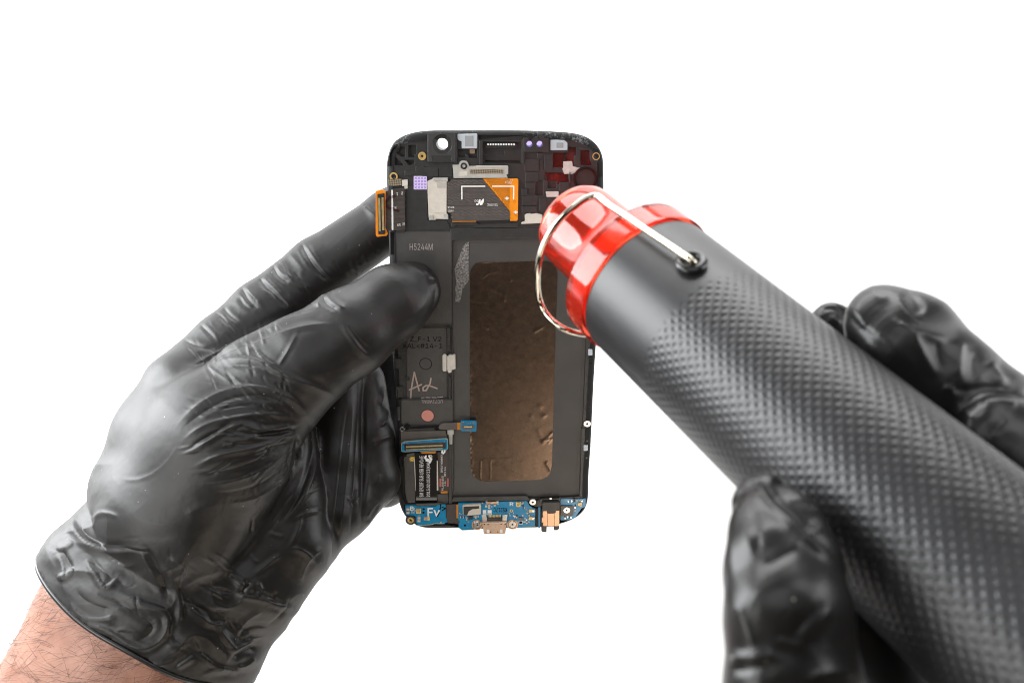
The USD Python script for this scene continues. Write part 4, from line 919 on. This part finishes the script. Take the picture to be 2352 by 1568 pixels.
for k in range(260):                                   # small stretch lines, fanning out from the crook of the thumb or running round the fingers
    if k < 130:
        an = r2.uniform(1.9, 4.5); ra = r2.uniform(60, 250); c_ = np.array([690, 985]) + ra * np.array([math.cos(an), -math.sin(an)])
        dr = np.array([math.cos(an), -math.sin(an)]); dr = dr + r2.normal(0, .25, 2)
    elif k < 180:
        c_ = np.array([r2.uniform(440, 860), 0]); c_[1] = 850 - (c_[0] - 440) * .72 + r2.uniform(-50, 40); dr = np.array([.62, .78]) + r2.normal(0, .15, 2)
    else:
        c_ = np.array([r2.uniform(150, 640), r2.uniform(1220, 1540)]); dr = np.array([.8, .5]) + r2.normal(0, .6, 2)
    dr /= np.linalg.norm(dr); ln = r2.uniform(14, 46)
    S_.append(([c_ - dr * ln, c_ + r2.normal(0, 4, 2), c_ + dr * ln], r2.uniform(2.6, 3.8), r2.normal(0, 2.0)))
S_ = [(q_, w_ * (.8 if w_ > 5 else 1), a_ * (.5 if g_ and g_[0] is gate_ix and a_ > 0 else .8 if w_ > 6 else 1), *g_) for q_, w_, a_, *g_ in S_]
emboss(gm, S_, .45)
# soft small crumple, stronger on the loose cuff
pv = gm.vertices; nv = np.array(gm.vertex_normals)
al = (pv - RIM_C) @ RIM_N
cuffness = np.clip((al + 330) / 200, 0, 1) * np.clip(-al / 45, 0, 1)
rid = 1 - np.abs(2 * meshkit.fbm(pv / np.array([150., 95, 140]), 2, 5) - 1)
fine_ = meshkit.fbm(pv / 26., 3, 11) - .5
gm.vertices = pv + (nv * np.clip(-nv[:, 2:] * 3 + .5, 0, 1)) * ((cuffness * 12 * (rid ** 2 - .45)) + (1 + .6 * cuffness) * fine_ * .8)[:, None]
lbase = VW(330, 1450, D0 + .01)
lh = thing('gloved_hand', 'left hand in a wrinkled black glove pinching the opened phone with its thumb', 'hand', gmat((1, 0, 0), (0, 1, 0), (0, 0, 1), lbase))
lg = obj(lh, 'glove', to_world(gm, D0, MP, lbase), 'nitrile', smooth=True)
# rolled hem: walk round the cuff plane
e1 = np.cross(RIM_N, [0, 0, 1.]); e1 /= np.linalg.norm(e1); e2 = np.cross(RIM_N, e1)
rimpts = []
for th in np.linspace(0, 2 * np.pi, 120, endpoint=False):
    dr = np.cos(th) * e1 + np.sin(th) * e2
    rr_ = np.linspace(60, 340, 160); q = RIM_C + rr_[:, None] * dr
    f = glove_field(q)
    k = np.argmax(f > -4); p = q[k]
    p = p - RIM_N * (3 * np.sin(p[0] / 37.))
    rimpts.append(p)
rimpts = np.array(rimpts)
for _ in range(2): rimpts = (np.roll(rimpts, 1, 0) + rimpts * 2 + np.roll(rimpts, -1, 0)) / 4
def tube(pts, r, closed=False, ns=10):
    pts = np.asarray(pts, float); n = len(pts)
    t = np.roll(pts, -1, 0) - np.roll(pts, 1, 0)
    if not closed: t[0], t[-1] = pts[1] - pts[0], pts[-1] - pts[-2]
    t /= np.linalg.norm(t, axis=1)[:, None]
    N = np.cross(t[0], [0, 0, 1.]); N = N / np.linalg.norm(N) if np.linalg.norm(N) > .1 else np.array([1., 0, 0])
    V = []
    r = np.broadcast_to(r, n)
    for i in range(n):
        N = N - t[i] * (N @ t[i]); N /= np.linalg.norm(N); B = np.cross(t[i], N)
        a = np.linspace(0, 2 * np.pi, ns, endpoint=False)
        V.append(pts[i] + r[i] * (np.cos(a)[:, None] * N + np.sin(a)[:, None] * B))
    V = np.concatenate(V); Fc = []
    m_ = n if closed else n - 1
    for i in range(m_):
        j = (i + 1) % n; a = np.arange(ns); b = (a + 1) % ns
        Fc += [np.stack([i * ns + a, i * ns + b, j * ns + b], 1), np.stack([i * ns + a, j * ns + b, j * ns + a], 1)]
    if not closed:
        V = np.vstack([V, pts[0], pts[-1]]); a = np.arange(ns); b = (a + 1) % ns
        Fc += [np.stack([b, a, np.full(ns, len(V) - 2)], 1), np.stack([(n - 1) * ns + a, (n - 1) * ns + b, np.full(ns, len(V) - 1)], 1)]
    return trimesh.Trimesh(V, np.vstack(Fc), process=False)
obj(lg, 'cuff_hem', to_world(tube(rimpts, 6.0, True), D0, MP, lbase), 'glove_rim', smooth=True)
# forearm
FA = [(430, 1240, 92, 225, .62), (324, 1452, 96, 246, .62), (150, 1800, 110, 268, .66), (30, 2040, 120, 280, .7)]
am = mesh_from(lambda P: chain(P, FA, 40), (-330, 980, -170), (720, 2360, 400), 12.)
am = relax(am, 8).subdivide(); am = relax(am, 3)
am.vertices += np.array(am.vertex_normals) * ((meshkit.fbm(am.vertices / 60., 3, 2) - .5) * 6)[:, None]
aw = to_world(am, D0, MP, lbase)
fa = obj(lh, 'forearm', aw, 'skin', smooth=True)
# arm hair
vis = np.flatnonzero(((am.vertices[:, 1] - 1290) * .87 - (am.vertices[:, 0] - 420) * .49 > 110) & (am.vertices[:, 2] < 170) & (am.vertices[:, 1] < 1640) & (am.vertices[:, 0] < 640))
nA = np.array(aw.vertex_normals)
armdir = VW(150, 1800, D0 + .016) - VW(324, 1452, D0 + .014); armdir /= np.linalg.norm(armdir)
pts_, cnt_, wid = [], [], []
for k in range(1150):
    i = vis[nrng.integers(len(vis))]; p = aw.vertices[i] + nrng.normal(0, .0006, 3); nn = nA[i]
    side = np.cross(armdir, nn); sd = nrng.normal(.55, .3)
    d = -armdir * .3 + side * sd + armdir * nrng.normal(.75, .25); d -= nn * (d @ nn); d /= np.linalg.norm(d)
    ln = nrng.uniform(.007, .018); lift = nrng.uniform(.05, .22) if nrng.random() < .9 else nrng.uniform(.3, .6)
    bend = np.cross(nn, d) * nrng.normal(0, .22)
    for t in np.linspace(0, 1, 5):
        pts_.append(p - nn * .0002 + (d * t + nn * lift * (t - .45 * t * t) + bend * t * t) * ln); wid.append(.000075 * (1 - .7 * t))
    cnt_.append(5)
hc = UsdGeom.BasisCurves.Define(stage, lh + '/arm_hair')
hc.CreateTypeAttr('linear'); hc.CreatePointsAttr(Vt.Vec3fArray.FromNumpy(np.array(pts_, np.float32))); hc.CreateCurveVertexCountsAttr(Vt.IntArray(cnt_)); hc.CreateWidthsAttr(Vt.FloatArray.FromNumpy(np.array(wid, np.float32))); hc.SetWidthsInterpolation('vertex')
UsdShade.MaterialBindingAPI.Apply(hc.GetPrim()).Bind(M['hair']); tag(hc.GetPrim(), kind='stuff')

# ================================================================== FLASHLIGHT (z along the axis, towards the butt)
TA = np.array([31.98, 13.10, -186.67]) * .001 + np.array([0, 0, H])
ta = np.array([.497078, -.5783277, .64687752]); ta /= np.linalg.norm(ta)
tx = np.cross(ta, [0, 0, 1.]); tx /= np.linalg.norm(tx); ty = np.cross(ta, tx)
torch = thing('flashlight', 'black rubber-gripped flashlight with a clear red cap and wire loop, pointed at the phone', 'flashlight', gmat(tx, ty, ta, TA))
def hit(u, v, R_, far=False):
    """picture point -> point on the cylinder of radius R_ (m) about the torch axis, torch coordinates"""
    o = np.array([0, 0, H]) - TA; r = VW(u, v, 1.0) - np.array([0, 0, H])
    B = np.stack([tx, ty, ta]); o, r = B @ o, B @ r
    a = r[0] ** 2 + r[1] ** 2; b = o[0] * r[0] + o[1] * r[1]; c = o[0] ** 2 + o[1] ** 2 - R_ ** 2
    t = (-b + (1 if far else -1) * math.sqrt(max(b * b - a * c, 0))) / a
    return o + t * r
R0 = .0180
def lathe(pr, n=96): 
    m = trimesh.creation.revolve(np.array(pr) * .001, sections=n); return m
# barrel with raised diamond knurl
NT, NZ = 700, 560
zz = np.linspace(.0006, .118, NZ); tt = np.linspace(0, 2 * np.pi, NT, endpoint=False)
T, Z = np.meshgrid(tt, zz)
cells = 47
p_ = T / (2 * np.pi) * cells; pz = Z / (2 * np.pi * R0) * cells
u_, v_ = (p_ + pz), (p_ - pz)
lu, lv = np.abs(((u_ + .5) % 1) - .5), np.abs(((v_ + .5) % 1) - .5)
rg = 1 - np.clip((np.minimum(lu, lv) - .13) / .34, 0, 1)
start = .0225
zc_ = (np.floor(u_) - np.floor(v_)) / 2 / cells * 2 * np.pi * R0
on = np.clip((zc_ - start) / .0008, 0, 1)
wear = .72 + .5 * meshkit.fbm(np.stack([np.cos(T) * 6, np.sin(T) * 6, Z * 330], -1), 3, 21)
rad = R0 - .00014 * (1 - rg) * on * wear
rad = np.where(Z < .0012, rad - .0006 * (1 - Z / .0012) ** 2, rad)
V_ = np.stack([rad * np.cos(T), rad * np.sin(T), Z], -1).reshape(-1, 3)
i = (np.arange(NZ - 1)[:, None] * NT + np.arange(NT)[None]); j = (np.arange(NZ - 1)[:, None] * NT + (np.arange(NT)[None] + 1) % NT)
i, j = i.ravel(), j.ravel()
Fk = np.vstack([np.stack([i, j, j + NT], 1), np.stack([i, j + NT, i + NT], 1)])
nV = len(V_); V_ = np.vstack([V_, [0, 0, .0006], [0, 0, .118]])
a = np.arange(NT); b = (a + 1) % NT
Fk = np.vstack([Fk, np.stack([b, a, np.full(NT, nV)], 1), np.stack([a + (NZ - 1) * NT, b + (NZ - 1) * NT, np.full(NT, nV + 1)], 1)])
obj(torch, 'barrel', trimesh.Trimesh(V_, Fk, process=False), 'rubber', smooth=True)
obj(torch, 'tail_cap', lathe([(0, 118.2), (18.0, 118.2), (18.4, 119), (18.4, 132), (17.4, 134), (0, 134)]), 'rubber', smooth=30)
# red cap: hollow shell, outer then inner wall
outer = [(18.55, .2), (18.65, -.5), (18.65, -6.4), (18.2, -7.1), (17.0, -7.5), (15.4, -8.4), (13.4, -10.4), (12.2, -13.2), (11.8, -16.5), (11.6, -20), (11.6, -26.5), (11.4, -30.0), (10.6, -31.8), (9.2, -32.6)]
inner_ = [(9.2, -31.2), (10.2, -30.4), (10.5, -27), (10.5, -20), (10.7, -16.5), (11.2, -12.9), (12.5, -9.6), (14.6, -7.5), (16.6, -6.4), (17.4, -5.6), (17.5, -.5), (17.5, .2)]
cap = trimesh.creation.revolve(np.array(outer + inner_ + [outer[0]]) * .001, sections=128)
if cap.volume < 0: cap.invert()
obj(torch, 'red_cap', cap, 'red_clear', smooth=32)
lens = lathe([(0, -31.6), (9.0, -31.6), (9.0, -30.6), (0, -30.6)], 64)
obj(torch, 'lens', lens, 'red_clear', smooth=32)
obj(torch, 'bulb_reflector', lathe([(0, -2.0), (5.0, -2.4), (8.2, -7), (8.6, -8), (8.0, -8), (4.6, -3.4), (2.6, -3.0), (2.6, -6), (1.6, -7.4), (0, -7.8)], 48), 'amber', smooth=32)
obj(torch, 'head_disc', lathe([(0, -.2), (16.6, -.2), (16.6, -1.4), (15.5, -2), (0, -2)], 64), 'bronze', smooth=32)
# wire loop
Rw = .0203
vp = [(1587, 598), (1560, 579), (1500, 539), (1440, 498), (1390, 464), (1366, 450), (1348, 455), (1316, 477), (1282, 510), (1254, 552), (1237, 602), (1232, 654), (1241, 704), (1264, 741), (1298, 759)]
wp = [hit(u, v, Rw) for u, v in vp]
wp += [hit(u, v, Rw, True) for u, v in ((1340, 769), (1376, 770), (1420, 762))]
wp = np.array(wp)
g0 = hit(1588, 600, R0 - .001)
wp = np.vstack([g0 * np.array([.97, .97, 1]), wp])
sm = smoothline(wp, 10)
from scipy.ndimage import gaussian_filter1d
far_ = gaussian_filter1d(sm, 8, axis=0, mode='nearest'); wt = np.clip((np.arange(len(sm)) - 95) / 20, 0, 1)[:, None]
sm = sm * (1 - wt) + far_ * wt
obj(torch, 'wire_loop', tube(sm, .0008, ns=14), 'chrome', smooth=True)
# grommet around the wire's hole
gc = hit(1588, 608, R0); gn = np.array([gc[0], gc[1], 0]); gn /= np.linalg.norm(gn)
tor = trimesh.creation.torus(.0024, .00105, 40, 16)
Tm = trimesh.geometry.align_vectors([0, 0, 1], gn); tor.apply_transform(Tm); tor.apply_translation(gc + gn * .0006)
gp = obj(torch, 'grommet', tor, 'black_gloss', smooth=True)
hd = trimesh.creation.cylinder(.0019, .0006, sections=32); hd.apply_transform(Tm); hd.apply_translation(gc + gn * .0001)
obj(gp, 'grommet_hole', hd, 'black_matte', smooth=30)

# ================================================================== right hand
D1, MQ = .130, .000072
def cyl_depth(u, v, R_=R0):
    p = hit(u, v, R_); return H - (TA + p[0] * tx + p[1] * ty + p[2] * ta)[2]
def W1(mm): return (mm * .001 - D1) / MQ
def rh_field(P):
    th = chain(P, [(1752, 1160, W1(131), 74, .8), (1785, 1230, W1(127), 112, .72), (1800, 1310, W1(123), 136, .72), (1812, 1420, W1(119), 148, .75), (1822, 1580, W1(119), 160, .8), (1880, 1820, W1(130), 230, .8)], 24)
    fi = chain(P, [(2028, 745, W1(160), 92, 1), (2085, 795, W1(159), 128, 1), (2190, 880, W1(158), 112, 1), (2285, 960, W1(158), 122, 1)], 26)
    f2 = chain(P, [(2290, 1010, W1(152), 112, 1), (2420, 1080, W1(152), 140, 1), (2520, 1180, W1(154), 150, 1)], 20)
    f3 = chain(P, [(1912, 752, W1(178), 58, 1), (1990, 840, W1(180), 80, 1), (2120, 940, W1(184), 90, 1)], 20)
    pl = chain(P, [(1880, 1820, W1(138), 200, .8), (2200, 1700, W1(185), 220, .8), (2480, 1400, W1(188), 230, .8), (2520, 1180, W1(170), 150, 1)], 40)
    pl = smin(pl, chain(P, [(2120, 940, W1(184), 90, 1), (2350, 1200, W1(190), 110, 1), (2480, 1400, W1(188), 150, 1)], 40), 40)
    d = smin(th, pl, 40)
    d = smin(d, chain(P, [(1880, 1400, W1(146), 110, .8), (1930, 1500, W1(146), 170, .8), (1990, 1640, W1(146), 240, .8)], 30), 18)
    d = smin(d, smin(fi, f2, 7), 14)
    return smin(d, f3, 8)
rm = mesh_from(rh_field, (1560, 560, -520), (2800, 2120, 1300), 11.)
rm = relax(rm, 8).subdivide(); rm = relax(rm, 3)
def A7(*q): return [(1550.4 + x * .37757, 976.2 + y * .37757) for x, y in q]
def AF(*q): return [(1780 + x * .36621, 574.2 + y * .36621) for x, y in q]
S_ = []
R(A7((485, 300), (560, 440), (700, 575), (850, 725), (975, 830)), 7, 26); R(A7((575, 330), (690, 440), (800, 540), (880, 640)), 30, -46); R(A7((500, 285), (640, 300), (770, 370), (870, 490), (905, 640)), 9, 20)
R(A7((780, 690), (660, 760), (540, 820)), 9, 9); R(A7((760, 740), (640, 800), (540, 860)), 9, -8); R(A7((480, 500), (500, 650), (510, 790)), 10, -8); R(A7((420, 430), (430, 600), (480, 800)), 12, 8); R(A7((340, 620), (345, 800), (370, 980)), 14, 6)
R(A7((350, 1050), (420, 1200), (480, 1370)), 14, 10); R(A7((320, 1420), (450, 1405), (600, 1400)), 12, 14); R(A7((330, 1480), (480, 1470), (620, 1450)), 12, -12); R(A7((960, 1110), (850, 1220), (760, 1350)), 12, 9); R(A7((930, 1080), (800, 1180), (720, 1280)), 12, -8); R(A7((600, 1300), (720, 1330), (800, 1350)), 10, 7); R(A7((800, 1560), (950, 1500), (1100, 1530)), 16, 12)
R(AF((760, 270), (790, 350), (850, 420), (930, 460)), 9, 14); R(AF((800, 240), (880, 310), (930, 400)), 12, -12); R(AF((730, 430), (850, 500), (980, 540), (1090, 570)), 8, 12); R(AF((860, 500), (920, 620), (980, 730), (1020, 800)), 9, 14); R(AF((1170, 560), (1160, 660), (1160, 800)), 14, 17); R(AF((1010, 560), (1030, 660), (1090, 760)), 12, -13); R(AF((1260, 640), (1240, 730), (1260, 820)), 12, -12)
R(AF((1350, 700), (1400, 780), (1450, 850)), 12, 13); R(AF((1100, 890), (1250, 870), (1400, 860), (1520, 900)), 12, -22); R(AF((1290, 960), (1400, 950), (1540, 970)), 14, 14); R(AF((1120, 960), (1170, 990), (1250, 1080)), 10, 8); R(AF((480, 350), (540, 420), (560, 500)), 12, 7); R(AF((630, 210), (640, 290), (720, 290)), 8, 7); R(AF((1060, 850), (1090, 870), (1130, 860)), 10, 12); R(AF((420, 350), (520, 470), (640, 560), (760, 640)), 9, -6); R(AF((1460, 1040), (1400, 1100), (1360, 1160)), 12, -9)
R(AF((260, 350), (330, 335), (410, 350)), 6, 8); R(AF((300, 380), (370, 370), (410, 400)), 6, -7); R(AF((330, 440), (380, 430), (400, 470)), 6, 9)
emboss(rm, S_, .34)
rm.vertices += np.array(rm.vertex_normals) * ((meshkit.fbm(rm.vertices / 130., 2, 8) - .5) * 5)[:, None]
rbase = VW(1850, 1600, .135)
rh = thing('gloved_hand', 'right hand in a glossy black glove gripping the flashlight barrel, thumb in front', 'hand', gmat((1, 0, 0), (0, 1, 0), (0, 0, 1), rbase))
obj(rh, 'glove', to_world(rm, D1, MQ, rbase), 'nitrile_gloss', smooth=True)
